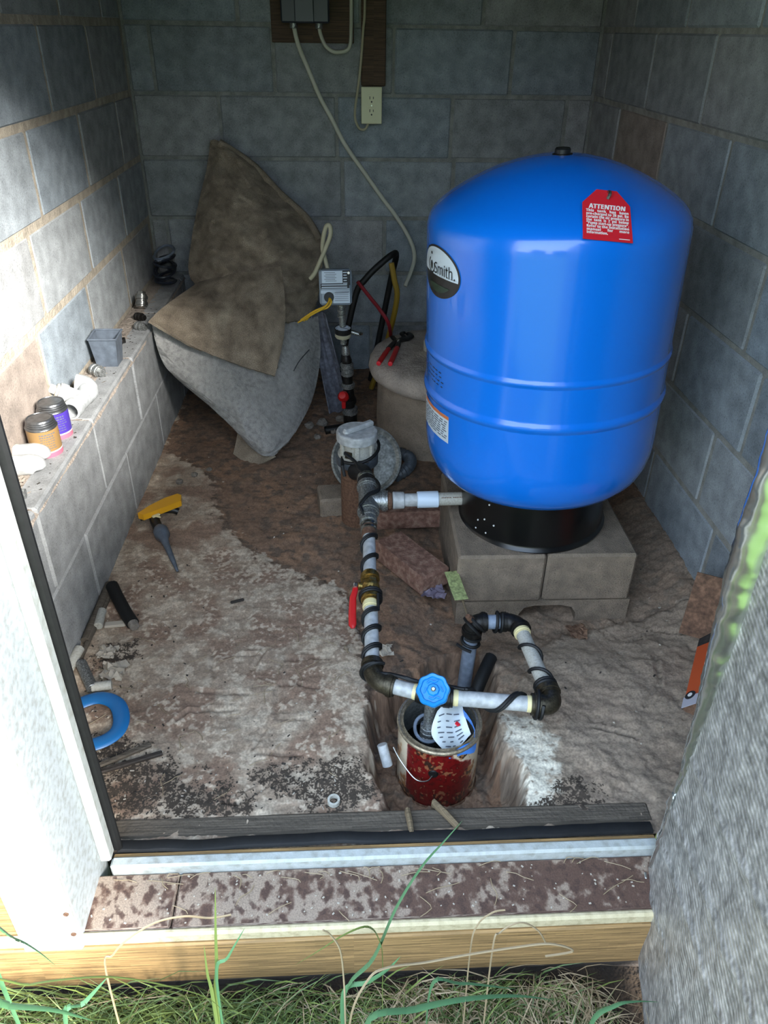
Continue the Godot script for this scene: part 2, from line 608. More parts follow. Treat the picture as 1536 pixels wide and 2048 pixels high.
	mat("paper_blue", Color(0.22, 0.45, 0.75), 0.45)
	mat("trim_white", Color(0.80, 0.82, 0.82), 0.55, 0.0, T.oldpaint, 2.0, T.rough_bump, 0.08)
	mat("jamb_white", Color(0.76, 0.79, 0.82), 0.55, 0.0, T.oldpaint, 3.0, T.soft_bump, 0.05)
	mat("sill_brown", Color(0.50, 0.40, 0.35), 0.75, 0.0, T.wood, 2.0, T.rough_bump, 0.15)
	mat("sill_pine", Color(0.80, 0.66, 0.45), 0.7, 0.0, T.wood, 2.0, T.rough_bump, 0.05)
	mat("lip", Color(0.90, 0.84, 0.70), 0.7, 0.0, T.oldpaint, 3.0, T.rough_bump, 0.05)
	mat("dark_wood", Color(0.30, 0.27, 0.25), 0.8, 0.0, T.wood, 2.0, T.rough_bump, 0.2)
	mat("grey_wood", Color(0.47, 0.44, 0.40), 0.85, 0.0, T.wood, 2.0, T.rough_bump, 0.2)
	mat("board_brown", Color(0.42, 0.34, 0.28), 0.8, 0.0, T.wood, 2.0)
	mat("roof_wood", Color(0.45, 0.36, 0.28), 0.9, 0.0, T.wood, 1.0)
	var foil := mat("foil", Color(0.83, 0.82, 0.80), 0.42, 0.5, T.mottle, 3.0, T.foil, 0.16)
	foil.uv1_scale = Vector3(3.4, 3.4, 3.4)
	mat("foil_edge", Color(0.80, 0.81, 0.80), 0.22, 0.95)
	mat("ground_soil", Color(0.36, 0.32, 0.24), 1.0, 0.0, T.dirt, 2.0, T.rough_bump, 0.6)
	mat("lawn", Color(0.40, 0.54, 0.20), 1.0, 0.0, T.mottle, 1.3, T.rough_bump, 0.8)
	for g in [["grass", Color(0.28, 0.35, 0.17)], ["grass_light", Color(0.41, 0.47, 0.23)], ["straw", Color(0.58, 0.51, 0.40)], ["grass_tall", Color(0.29, 0.45, 0.30)]]:
		var gm := mat(g[0], g[1], 0.6)
		gm.backlight_enabled = true
		gm.backlight = (g[1] as Color) * 0.35
	mat("tree_leaf", Color(0.34, 0.48, 0.20), 0.8, 0.0, T.mottle, 1.5, T.rough_bump, 2.0)
	mat("bark", Color(0.32, 0.27, 0.22), 0.95, 0.0, T.wood, 1.0, T.rough_bump, 0.5)
	mat("litter_dark", Color(0.20, 0.18, 0.16), 1.0)
	mat("litter_pale", Color(0.70, 0.66, 0.60), 1.0)
	mat("can_rim", Color(0.72, 0.66, 0.56), 0.4, 0.55, T.mottle, 9.0)
	mat("can_inside", Color(0.62, 0.63, 0.62), 0.4, 0.3, T.mottle, 8.0)
	mat("water", Color(0.05, 0.055, 0.05), 0.05)


# ---------------------------------------------------------------- walls, floor, ceiling

var block_meshes := {}


func block_mesh(w: float, h: float, d: float, bevel := 0.005) -> ArrayMesh:
	var key := "%d_%d_%d" % [int(round(w * 1000)), int(round(h * 1000)), int(round(d * 1000))]
	if not block_meshes.has(key):
		var mb := MB.new()
		mb.box(Vector3(0, 0, -d * 0.5), Vector3(w, h, d), bevel)
		block_meshes[key] = mb.mesh(25.0)
	return block_meshes[key]


# courses of blocks on a wall; frame: x along the wall, y up, z out of the face
func courses(parent: Node3D, frame: Transform3D, u0: float, u1: float, first: int, offsets: Array, depth: float, joint: float, browns := {}) -> void:
	for k in offsets.size():
		var yc: float = JOINT0 + (first + k + 0.5) * COURSE
		var u: float = offsets[k]
		while u > u0:
			u -= COURSE * 2.0
		var n := 0
		while u < u1:
			var a := maxf(u, u0)
			var b := minf(u + COURSE * 2.0, u1)
			if b - a > 0.03:
				var o := MeshInstance3D.new()
				o.name = "block"
				o.mesh = block_mesh(b - a - joint, COURSE - joint, depth)
				var which := "block%d" % rng.randi_range(0, 5)
				if browns.has(Vector2i(first + k, n)):
					which = "block_brown"
				o.material_override = M[which]
				o.transform = frame * Transform3D(Basis(Vector3.UP, rng.randf_range(-0.004, 0.004)), Vector3((a + b) * 0.5, yc, rng.randf_range(-0.0015, 0.0015)))
				parent.add_child(o, true)
			n += 1
			u += COURSE * 2.0


func slab(called: String, lo: Vector3, hi: Vector3, m: Material) -> MeshInstance3D:
	var mb := MB.new()
	mb.box((lo + hi) * 0.5, hi - lo)
	var o := put(called, mb, m)
	structure(o)
	return o


func build_shell() -> void:
	for k in M:
		if k.begins_with("block") or k.begins_with("mortar"):
			M[k].uv1_world_triplanar = true
	var top := JOINT0 + 10 * COURSE
	# back wall
	var w := slab("wall_back", Vector3(XL - 0.2, -0.25, ZB - 0.2), Vector3(XR + 0.2, top, ZB - 0.004), M.mortar_dim)
	tag(w, "dark grey concrete block wall behind the tank", "wall")
	courses(w, Transform3D(Basis.IDENTITY, Vector3(0, 0, ZB)), XL, XR, 0, [-0.30, 0.02, -0.25, 0.0, -0.017, 0.18, 0.07, -0.12, 0.10, -0.08], 0.05, 0.009)
	# left wall above the ledge
	w = slab("wall_left", Vector3(XL - 0.2, -0.25, ZB - 0.2), Vector3(XL - 0.003, top, ZF + 0.0), M.mortar_tan)
	tag(w, "pale grey concrete block wall with tan mortar joints", "wall")
	courses(w, Transform3D(Basis(Vector3(0, 0, -1), Vector3.UP, Vector3(1, 0, 0)), Vector3(XL, 0, 0)), -ZF, -ZB, 2, [1.745, 1.83, 1.944, 1.75, 1.95, 1.75, 1.95, 1.75], 0.05, 0.016, {Vector2i(2, 1): 1, Vector2i(2, 2): 1})
	# the footing course steps out into the room as a ledge
	w = slab("wall_left_ledge", Vector3(XL - 0.05, -0.25, ZB), Vector3(-0.620, JOINT0 + 2 * COURSE - 0.012, ZF), M.block4)
	tag(w, "low block footing ledge along the left wall", "ledge")
	courses(w, Transform3D(Basis(Vector3(0, 0, -1), Vector3.UP, Vector3(1, 0, 0)), Vector3(-0.615, 0, 0)), -ZF, -ZB, 0, [1.50, 1.70], 0.06, 0.0025)
	for c in w.get_children():
		c.material_override = M.block4
	var rows := []
	for i in 150:
		var row := []
		var z := lerpf(ZF, ZB, i / 149.0)
		for j in 10:
			var t := j / 9.0
			var edge := -0.612 + n1.get_noise_1d(z * 9.0) * 0.004
			var x := lerpf(XL, edge, t)
			var y := JOINT0 + 2 * COURSE - 0.004 + n2.get_noise_2d(x * 40.0, z * 40.0) * 0.003 + (1.0 - t) * 0.004
			if j == 9:
				y -= 0.014
			row.append(Vector3(x, y, z))
		rows.append(row)
	var mb := MB.new()
	mb.sheet(rows)
	put("mortar_bed", mb, M.ledge_sand, w)
	# right wall
	w = slab("wall_right", Vector3(XR + 0.004, -0.25, ZB - 0.2), Vector3(XR + 0.2, top, ZF), M.mortar)
	tag(w, "grey concrete block wall beside the blue tank", "wall")
	courses(w, Transform3D(Basis(Vector3(0, 0, 1), Vector3.UP, Vector3(-1, 0, 0)), Vector3(XR, 0, 0)), ZB, ZF, 0, [-1.481, -1.594, -1.47, -1.573, -1.863, -1.65, -1.86, -1.65, -1.86, -1.65], 0.05, 0.012, {Vector2i(4, 1): 1})
	# front wall with the doorway, seen only by the light
	w = slab("wall_front", Vector3(XL - 0.2, -0.25, ZF), Vector3(-0.452, top, -0.68), M.mortar)
	tag(w, "block front wall left of the doorway", "wall")
	w = slab("wall_front_right", Vector3(0.585, -0.25, ZF), Vector3(XR + 0.2, top, -0.68), M.mortar)
	tag(w, "block front wall right of the doorway", "wall")
	w = slab("wall_front_header", Vector3(-0.452, 1.60, ZF), Vector3(0.585, top, -0.68), M.dark_wood)
	tag(w, "wooden header over the doorway", "wall")
	w = slab("ceiling", Vector3(XL - 0.35, top, ZB - 0.35), Vector3(XR + 0.35, top + 0.06, -0.64), M.roof_wood)
	tag(w, "wooden roof deck over the well house", "ceiling")


var hole := PackedVector2Array([Vector2(0.047, -1.144), Vector2(0.030, -1.082), Vector2(0.042, -1.005), Vector2(0.029, -0.969), Vector2(0.054, -0.928), Vector2(0.069, -0.895), Vector2(0.055, -0.845), Vector2(0.139, -0.838), Vector2(0.228, -0.832), Vector2(0.298, -0.840), Vector2(0.323, -0.901), Vector2(0.330, -0.964), Vector2(0.303, -1.008), Vector2(0.300, -1.073), Vector2(0.322, -1.130), Vector2(0.325, -1.25), Vector2(0.285, -1.30), Vector2(0.22, -1.295), Vector2(0.164, -1.245), Vector2(0.097, -1.20)])
# bare clay, a little lower than the cement skim around it
var clay := PackedVector2Array([Vector2(-0.429, -2.1), Vector2(-0.371, -1.872), Vector2(-0.298, -1.742), Vector2(-0.208, -1.646), Vector2(-0.113, -1.577), Vector2(-0.009, -1.512), Vector2(0.008, -1.414), Vector2(0.036, -1.307), Vector2(0.039, -1.18), Vector2(0.05, -1.10), Vector2(0.30, -1.09), Vector2(0.36, -1.16), Vector2(0.44, -1.30), Vector2(0.52, -1.36), Vector2(0.90, -1.45), Vector2(0.90, -3.0), Vector2(-0.62, -3.0), Vector2(-0.62, -2.3)])
var scratches := [[Vector2(-0.325, -1.172), Vector2(-0.219, -1.164)], [Vector2(-0.358, -1.09), Vector2(-0.337, -1.116), Vector2(-0.292, -1.121), Vector2(-0.245, -1.12)], [Vector2(-0.151, -1.188), Vector2(-0.108, -1.186), Vector2(-0.065, -1.173)], [Vector2(-0.155, -1.096), Vector2(-0.089, -1.091)], [Vector2(-0.155, -1.166), Vector2(-0.153, -1.103)], [Vector2(-0.183, -1.007), Vector2(-0.095, -1.002)], [Vector2(-0.178, -1.064), Vector2(-0.191, -1.02)], [Vector2(-0.237, -0.912), Vector2(-0.23, -0.895), Vector2(-0.209, -0.891), Vector2(-0.188, -0.91), Vector2(-0.153, -0.936)], [Vector2(-0.145, -1.264), Vector2(-0.044, -1.269)], [Vector2(-0.312, -1.302), Vector2(-0.296, -1.215)], [Vector2(-0.193, -1.298), Vector2(-0.215, -1.235)], [Vector2(-0.248, -1.284), Vector2(-0.203, -1.282)], [Vector2(0.62, -1.10), Vector2(0.68, -1.17), Vector2(0.70, -1.25)], [Vector2(0.66, -1.32), Vector2(0.74, -1.36), Vector2(0.80, -1.33)], [Vector2(0.50, -1.05), Vector2(0.58, -1.02)]]


func dist_poly(p: Vector2, poly: PackedVector2Array) -> float:
	var best := 1e9
	var n := poly.size()
	for i in n:
		var q := Geometry2D.get_closest_point_to_segment(p, poly[i], poly[(i + 1) % n])
		best = minf(best, p.distance_squared_to(q))
	best = sqrt(best)
	return -best if Geometry2D.is_point_in_polygon(p, poly) else best


func floor_height(x: float, z: float) -> float:
	var p := Vector2(x, z)
	var wob := n1.get_noise_2d(x * 22.0, z * 22.0) * 0.012 + n2.get_noise_2d(x * 70.0, z * 70.0) * 0.005
	var y := n2.get_noise_2d(x * 3.0 + 7.0, z * 3.0) * 0.008 + n1.get_noise_2d(x * 14.0, z * 14.0) * 0.0035 + n2.get_noise_2d(x * 90.0, z * 45.0) * 0.0016
	var dc := dist_poly(p, clay) + wob
	y -= (0.011 if z > -1.45 else lerpf(0.011, 0.003, clampf((-1.45 - z) / 0.15, 0.0, 1.0))) * smoothstep(0.006, -0.006, dc)
	if dc < -0.006:
		y += n1.get_noise_2d(x * 45.0, z * 45.0) * 0.003
	if x > 0.2 and z > -1.9:
		y += 0.006 * n1.get_noise_2d(x * 16.0, z * 16.0) + 0.002 * n2.get_noise_2d(x * 50.0, z * 50.0)
	if x > 0.0 and x < 0.36 and z > -1.36:
		var dh := dist_poly(p, hole) + wob * 0.8
		var deep := smoothstep(0.008, -0.022, dh) * (0.115 if z > -1.20 else lerpf(0.115, 0.06, clampf((-1.20 - z) / 0.08, 0, 1)))
		y -= deep
		y += (n1.get_noise_2d(x * 40.0, z * 40.0) * 0.012) * smoothstep(0.0, -0.02, dh)
		# a burrow by the right rim
		y -= 0.04 * smoothstep(0.022, 0.010, p.distance_to(Vector2(0.288, -0.90)))
	for s in scratches:
		for i in s.size() - 1:
			if absf(p.x - s[i].x) < 0.14 and absf(p.y - s[i].y) < 0.1:
				var q := Geometry2D.get_closest_point_to_segment(p, s[i], s[i + 1])
				var d := p.distance_to(q) + wob * 0.15
				y -= 0.0045 * smoothstep(0.006, 0.002, d) - 0.0024 * smoothstep(0.013, 0.008, d) * smoothstep(0.004, 0.008, d)
	# the soil rises against the right wall and is lower where the blocks stand
	y += 0.03 * smoothstep(0.78, 0.89, x) * smoothstep(-1.2, -1.45, z)
	y -= 0.028 * smoothstep(0.30, 0.12, maxf(absf(x - 0.48) - 0.1, absf(z + 1.60) - 0.1))
	return y


func build_floor() -> void:
	var x0 := -0.635
	var x1 := 0.895
	var z0 := -2.995
	var z1 := -0.80
	var nx := 256
	var nz := 330
	var hs := PackedFloat32Array()
	hs.resize((nx + 1) * (nz + 1))
	for j in nz + 1:
		# closer rows near the door, where the picture shows more
		var t := float(j) / nz
		for i in nx + 1:
			var x := lerpf(x0, x1, float(i) / nx)
			var z := lerpf(z1, z0, pow(t, 1.35))
			hs[j * (nx + 1) + i] = floor_height(x, z)
	var v := PackedVector3Array(); v.resize(hs.size())
	var nn := PackedVector3Array(); nn.resize(hs.size())
	var uv := PackedVector2Array(); uv.resize(hs.size())
	for j in nz + 1:
		for i in nx + 1:
			var x := lerpf(x0, x1, float(i) / nx)
			var z := lerpf(z1, z0, pow(float(j) / nz, 1.35))
			var id := j * (nx + 1) + i
			v[id] = Vector3(x, hs[id], z)
			uv[id] = Vector2((x - x0) / (x1 - x0), (z1 - z) / (z1 - z0))
	for j in nz + 1:
		for i in nx + 1:
			var a := v[j * (nx + 1) + maxi(i - 1, 0)]
			var b := v[j * (nx + 1) + mini(i + 1, nx)]
			var c := v[maxi(j - 1, 0) * (nx + 1) + i]
			var d := v[mini(j + 1, nz) * (nx + 1) + i]
			nn[j * (nx + 1) + i] = (b - a).cross(d - c).normalized()
	var ix := PackedInt32Array(); ix.resize(nx * nz * 6)
	var k := 0
	for j in nz:
		for i in nx:
			var a := j * (nx + 1) + i
			for q in [a, a + nx + 2, a + 1, a, a + nx + 1, a + nx + 2]:
				ix[k] = q
				k += 1
	var arr := []
	arr.resize(Mesh.ARRAY_MAX)
	arr[Mesh.ARRAY_VERTEX] = v
	arr[Mesh.ARRAY_NORMAL] = nn
	arr[Mesh.ARRAY_TEX_UV] = uv
	arr[Mesh.ARRAY_INDEX] = ix
	var am := ArrayMesh.new()
	am.add_surface_from_arrays(Mesh.PRIMITIVE_TRIANGLES, arr)
	var m := StandardMaterial3D.new()
	m.resource_name = "floor"
	m.roughness = 0.92
	m.albedo_texture = floor_texture(x0, x1, z0, z1)
	m.heightmap_enabled = true
	m.heightmap_texture = T.floor_bump
	m.heightmap_scale = 0.12
	var o := put_mesh("floor", am, m)
	structure(o)
	tag(o, "bare clay floor with a pale cracked cement skim", "floor")


# the colours of the floor's matter: pale cement skim, damp clay, dark leaf litter, white lime stains
func floor_texture(x0: float, x1: float, z0: float, z1: float) -> ImageTexture:
	var W := 896
	var H := 1280
	var S := 512
	var na := noise_bytes(S, 0.010, 21, 5)
	var nb := noise_bytes(S, 0.035, 22, 4)
	var nc := noise_bytes(S, 0.10, 23, 3)
	var nd := noise_bytes(S, 0.30, 24, 2)
	var skim := Color(0.605, 0.53, 0.455)
	var skim_pale := Color(0.72, 0.655, 0.575)
	var skim_pink := Color(0.535, 0.44, 0.37)
	var clay_c := Color(0.49, 0.39, 0.315)
	var clay_red := Color(0.54, 0.42, 0.33)
	var clay_dark := Color(0.40, 0.335, 0.28)
	var soil_right := Color(0.575, 0.51, 0.44)
	var leaf_mould := Color(0.24, 0.205, 0.17)
	# distances on a coarse grid, then read between
	var G := 8
	var gw := W / G + 2
	var gh := H / G + 2
	var dcl := PackedFloat32Array(); dcl.resize(gw * gh)
	var dho := PackedFloat32Array(); dho.resize(gw * gh)
	for j in gh:
		for i in gw:
			var p := Vector2(lerpf(x0, x1, float(i * G) / W), lerpf(z1, z0, float(j * G) / H))
			dcl[j * gw + i] = dist_poly(p, clay)
			dho[j * gw + i] = dist_poly(p, hole)
	var white := PackedVector2Array([Vector2(0.310, -1.086), Vector2(0.385, -1.07), Vector2(0.40, -0.992), Vector2(0.392, -0.921), Vector2(0.343, -0.857), Vector2(0.311, -0.880), Vector2(0.325, -0.959)])
	# patches of leaf mould: x, z, half width, half depth
	var moulds := [[-0.42, -0.93, 0.13, 0.07], [-0.30, -0.90, 0.10, 0.04], [-0.48, -1.02, 0.07, 0.04], [-0.03, -0.93, 0.10, 0.06], [-0.13, -0.95, 0.05, 0.03], [0.40, -0.86, 0.07, 0.03], [-0.53, -1.28, 0.05, 0.05], [0.42, -0.90, 0.04, 0.03], [-0.24, -0.88, 0.08, 0.02]]
	var px := PackedByteArray(); px.resize(W * H * 3)
	var bp := PackedByteArray(); bp.resize(W * H)
	for j in H:
		var z := lerpf(z1, z0, float(j) / H)
		for i in W:
			var x := lerpf(x0, x1, float(i) / W)
			var a: float = na[(j % S) * S + (i % S)] / 255.0
			var b: float = nb[((j + 131) % S) * S + ((i * 1) % S)] / 255.0
			var c: float = nc[((j + 57) % S) * S + ((i + 211) % S)] / 255.0
			var d: float = nd[(j % S) * S + ((i + 97) % S)] / 255.0
			var st: float = nb[((j * 3) % S) * S + ((i / 3) % S)] / 255.0
			var gi := i / G
			var gj := j / G
			var fx := float(i - gi * G) / G
			var fy := float(j - gj * G) / G
			var g0 := gj * gw + gi
			var wob := (b - 0.5) * 0.07 + (c - 0.5) * 0.03
			var dc := lerpf(lerpf(dcl[g0], dcl[g0 + 1], fx), lerpf(dcl[g0 + gw], dcl[g0 + gw + 1], fx), fy) + wob
			var dh := lerpf(lerpf(dho[g0], dho[g0 + 1], fx), lerpf(dho[g0 + gw], dho[g0 + gw + 1], fx), fy) + wob * 0.5
			var k := skim.lerp(skim_pale, smoothstep(0.50, 0.80, b * 0.6 + a * 0.5)).lerp(skim_pink, smoothstep(0.52, 0.30, a))
			# pale lime crust along the broken edge of the skim
			if dc > 0.0 and x < 0.1 and z > -1.7:
				k = k.lerp(skim_pale, 0.85 * smoothstep(0.46, 0.56, c * 0.5 + b * 0.5 + 0.14 * (0.5 - minf(dc / 0.16, 1.0))))
			if x > 0.30:
				k = k.lerp(soil_right, 0.85)
				var dw := dist_poly(Vector2(x, z), white) + wob * 0.9 if x < 0.5 and z > -1.2 else 1.0
				k = k.lerp(Color(0.82, 0.79, 0.72), smoothstep(0.012, -0.012, dw) * smoothstep(0.08, 0.42, c))
			var cl := clay_c.lerp(clay_red, smoothstep(0.45, 0.75, a)).lerp(clay_dark, smoothstep(0.5, 0.25, b))
			if x > 0.30 and z > -1.9:
				cl = cl.lerp(soil_right, 0.6)
			k = k.lerp(cl, smoothstep(0.004, -0.006, dc))
			k = k.lerp(cl, smoothstep(0.004, -0.008, dh))
			# black crumbs of leaf mould, where the photograph shows them lying
			var mould := 0.0
			for e in (moulds if z > -1.36 else []):
				var q := Vector2((x - e[0]) / e[2], (z - e[1]) / e[3]).length() + (b - 0.5) * 1.6
				mould = maxf(mould, 1.0 - q)
			if mould > 0.0 and dh > 0.01 and c * 0.5 + d * 0.5 + minf(mould, 0.6) * 0.25 > 0.56:
				k = leaf_mould
			k = k * (1.0 + (st - 0.5) * 0.20)
			# root and straw marks
			k = k.lerp(skim_pale, 0.5 * smoothstep(0.62, 0.70, absf(c - 0.5) * 0.4 + d * 0.6))
			var g := 1.0 + (d - 0.5) * 0.34 + (c - 0.5) * 0.22
			var id := (j * W + i)
			px[id * 3] = clampi(int(k.r * g * 255.0), 0, 255)
			px[id * 3 + 1] = clampi(int(k.g * g * 255.0), 0, 255)
			px[id * 3 + 2] = clampi(int(k.b * g * 255.0), 0, 255)
			bp[id] = clampi(int(128 + (c - 0.5) * 130 + (d - 0.5) * 90 + (b - 0.5) * 60), 0, 255)
	T.floor_bump = ImageTexture.create_from_image(Image.create_from_data(W, H, false, Image.FORMAT_L8, bp))
	return texture(W, H, px)


# ---------------------------------------------------------------- doorway

func plank(parent: Node, called: String, lo: Vector3, hi: Vector3, m: Material, bevel := 0.003) -> MeshInstance3D:
	var mb := MB.new()
	mb.box((lo + hi) * 0.5, hi - lo, bevel)
	return put(called, mb, m, parent)


# sill paint: dusty pale on the hinge side, worn through to dark brown elsewhere; u runs across, v along
func sill_texture() -> ImageTexture:
	var W := 96
	var H := 1024
	var S := 512
	var a := noise_bytes(S, 0.010, 61, 4)
	var b := noise_bytes(S, 0.035, 62, 4)
	var c := noise_bytes(S, 0.25, 63, 2)
	var px := PackedByteArray()
	px.resize(W * H * 3)
	for y in H:
		for x in W:
			var n: float = a[(y % S) * S + x] / 255.0 - 0.5
			var q: float = b[(y % S) * S + x] / 255.0 - 0.5
			var f: float = c[(y % S) * S + x] / 255.0 - 0.5
			var t := float(y) / H
			var k := Color(0.585, 0.515, 0.45).lerp(Color(0.355, 0.265, 0.22), smoothstep(-0.10, 0.12, n * 0.7 + q * 0.5 + (0.60 - t) * 0.30))
			k = k.lerp(Color(0.27, 0.20, 0.17), smoothstep(0.10, 0.25, q) * 0.6)
			var g := 1.0 + f * 0.35
			var id := (y * W + x) * 3
			px[id] = clampi(int(k.r * g * 255), 0, 255)
			px[id + 1] = clampi(int(k.g * g * 255), 0, 255)
			px[id + 2] = clampi(int(k.b * g * 255), 0, 255)
	return texture(W, H, px)


func build_doorway() -> void:
	var smt := StandardMaterial3D.new()
	smt.resource_name = "sill_top"
	smt.roughness = 0.7
	smt.albedo_texture = sill_texture()
	M["sill_top"] = smt
	var sme: StandardMaterial3D = smt.duplicate()
	sme.uv1_scale = Vector3(1, 0.19, 1)
	sme.uv1_offset = Vector3(0, 0.78, 0)
	M["sill_end"] = sme
	# left side of the door frame
	var f := thing("door_frame", "white painted wooden door frame post with a black weather seal", "door frame", Vector3.ZERO)
	structure(f)
	plank(f, "jamb_board", Vector3(-0.452, -0.10, -0.80), Vector3(-0.422, 1.60, -0.659), M.jamb_white)
	plank(f, "door_stop", Vector3(-0.422, 0.02, -0.795), Vector3(-0.403, 1.60, -0.772), M.trim_white)
	plank(f, "weather_seal", Vector3(-0.409, 0.012, -0.808), Vector3(-0.392, 1.60, -0.7955), M.black_rubber, 0.004)
	plank(f, "trim_board", Vector3(-0.516, -0.095, -0.678), Vector3(-0.4235, 1.80, -0.654), M.trim_white)
	for y in [0.02, 0.075]:
		var mb := MB.new()
		mb.cyl(Vector3(-0.430, y, -0.660), Vector3(-0.430, y, -0.652), 0.004, -1, 10)
		put("nail_head", mb, M.rusty_casing, f)
	var fr := thing("door_frame", "hidden right hand door frame post behind the foil covered door", "door frame")
	structure(fr)
	plank(fr, "jamb_board", Vector3(0.555, -0.10, -0.80), Vector3(0.585, 1.60, -0.659), M.jamb_white)

	# sill
	var s := thing("door_sill", "worn wooden door sill with brown top and raw pine front edge", "sill")
	structure(s)
	plank(s, "inner_plank", Vector3(-0.452, -0.10, -0.868), Vector3(0.545, 0.004, -0.822), M.grey_wood, 0.006)
	plank(s, "under_plank", Vector3(-0.452, -0.10, -0.824), Vector3(0.545, -0.004, -0.805), M.dark_wood, 0.004)
	plank(s, "white_strip", Vector3(-0.404, -0.02, -0.783), Vector3(0.53, 0.020, -0.762), M.trim_white, 0.004)
	plank(s, "pale_batten", Vector3(-0.404, -0.02, -0.7925), Vector3(0.53, 0.013, -0.7835), M.sill_pine, 0.002)
	# the rubber seal lies in slack waves along the inner edge
	var pts := []
	for i in 60:
		var t := i / 59.0
		pts.append(Vector3(lerpf(-0.40, 0.53, t), 0.010 + n1.get_noise_1d(t * 6.0) * 0.003, -0.806 + n1.get_noise_1d(t * 5.0 + 40.0) * 0.006))
	var mb2 := MB.new()
	mb2.tube(pts, 0.012, 8, false, 0.55)
	put("rubber_seal", mb2, M.black_rubber, s)
	# brown boards of the sill top
	plank(s, "sill_board", Vector3(-0.452, -0.04, -0.762), Vector3(-0.29, 0.000, -0.668), M.sill_end, 0.003)
	plank(s, "sill_board", Vector3(-0.288, -0.04, -0.762), Vector3(0.545, -0.001, -0.668), M.sill_top, 0.003)
	plank(s, "sill_lip", Vector3(-0.75, -0.022, -0.668), Vector3(0.60, 0.002, -0.656), M.lip, 0.004)
	plank(s, "front_board", Vector3(-0.85, -0.135, -0.672), Vector3(0.60, -0.023, -0.653), M.sill_pine, 0.003)
	var sd := slab("wall_front_siding", Vector3(XL - 0.2, -0.02, -0.679), Vector3(-0.517, 1.62, -0.668), M.sill_pine)
	tag(sd, "raw pine siding board beside the white trim board", "siding")
	plank(s, "bearer", Vector3(-0.90, -0.20, -0.70), Vector3(0.60, -0.136, -0.655), M.dark_wood, 0.003)

	# the open door, its inner side faced with foil bubble sheet
	var hinge := Vector3(0.505, -0.115, -0.735)
	var d := thing("door", "open door faced with wrinkled silver foil insulation", "door", hinge)
	structure(d)
	d.name = "door_1"
	var along := Vector3(-0.045, 0, 0.19).normalized()
	var nrm := Vector3.UP.cross(along).normalized() * -1.0
	if nrm.x > 0.0:
		nrm = -nrm
	d.transform = Transform3D(Basis(along, Vector3.UP, along.cross(Vector3.UP)), hinge)
	# in the door's own axes: x from hinge to latch, y up, -z or z to the room side
	var side := 1.0 if d.transform.basis.z.dot(nrm) > 0.0 else -1.0
	var wd := 0.94
	var ht := 1.40
	var leaf := MB.new()
	leaf.box(Vector3(wd * 0.5, ht * 0.5, -side * 0.028), Vector3(wd, ht, 0.035), 0.003)
	put("door_leaf", leaf, M.trim_white, d)
	var rows := []
	for i in 121:
		var row := []
		var x := lerpf(-0.002, wd, i / 120.0)
		for j in 161:
			var y := lerpf(-0.01, ht, j / 160.0)
			var z := 0.003 * n1.get_noise_2d(x * 5.0, y * 3.0) + 0.0022 * n2.get_noise_2d(x * 18.0, y * 4.0)
			# long slack creases
			for q in [[0.10, 0.35], [0.22, 0.55], [0.30, 0.25], [0.42, 0.8]]:
				var dd: float = absf(y - q[0] - 0.42 * (x - 0.02) + n1.get_noise_1d(x * 7.0 + q[1] * 30.0) * 0.012)
				z += 0.004 * smoothstep(0.010, 0.0, dd)
			row.append(Vector3(x, y, side * (z + 0.004)))
		rows.append(row)
	var sh := MB.new()
	sh.sheet(rows)
	put("foil_sheet", sh, M.foil, d, 60.0)
	# the foil is folded round the hinge edge and puckers there
	var ed := []
	for i in 200:
		var row := []
		var y := lerpf(0.14, ht, i / 199.0)
		for j in 15:
			var a := PI * j / 14.0
			var puck: float = 0.0012 * n2.get_noise_2d(y * 45.0, a * 1.0) + 0.003 * n1.get_noise_2d(y * 14.0, a * 0.6)
			var rr := 0.008 + 0.026 * smoothstep(0.30, 0.85, y) + puck
			row.append(Vector3(0.010 - cos(a) * rr * 0.8, y, side * (sin(a) * rr * 1.1 - 0.001)))
		ed.append(row)
	var eb := MB.new()
	eb.sheet(ed)
	put("foil_edge", eb, M.foil_edge, d, 50.0)
	var bt := MB.new()
	for y in [0.10, 0.31, 0.62]:
		bt.box(Vector3(0.012, y, side * 0.008), Vector3(0.012, 0.03, 0.004), 0.001)
	put("foil_tape", bt, M.foil_edge, d)


# ---------------------------------------------------------------- the ground and grass before the door

func ribbon(mb: MB, pts: Array, width: float, side: Vector3, fold := 0.25) -> void:
	var n := pts.size()
	for i in n - 1:
		var w0 := width * ribbon_width(float(i) / (n - 1))
		var w1 := width * ribbon_width(float(i + 1) / (n - 1))
		var t: Vector3 = (pts[i + 1] - pts[i]).normalized()
		var s := (side - t * side.dot(t)).normalized()
		var up := t.cross(s) * fold
		var a: Vector3 = pts[i]
		var b: Vector3 = pts[i + 1]
		mb.quad(a - s * w0 + up * w0, a, b, b - s * w1 + up * w1)
		mb.quad(a, a + s * w0 + up * w0, b + s * w1 + up * w1, b)


func ribbon_width(t: float) -> float:
	return (0.55 + 0.45 * smoothstep(0.0, 0.35, t)) * (1.0 - pow(t, 2.5)) + 0.02


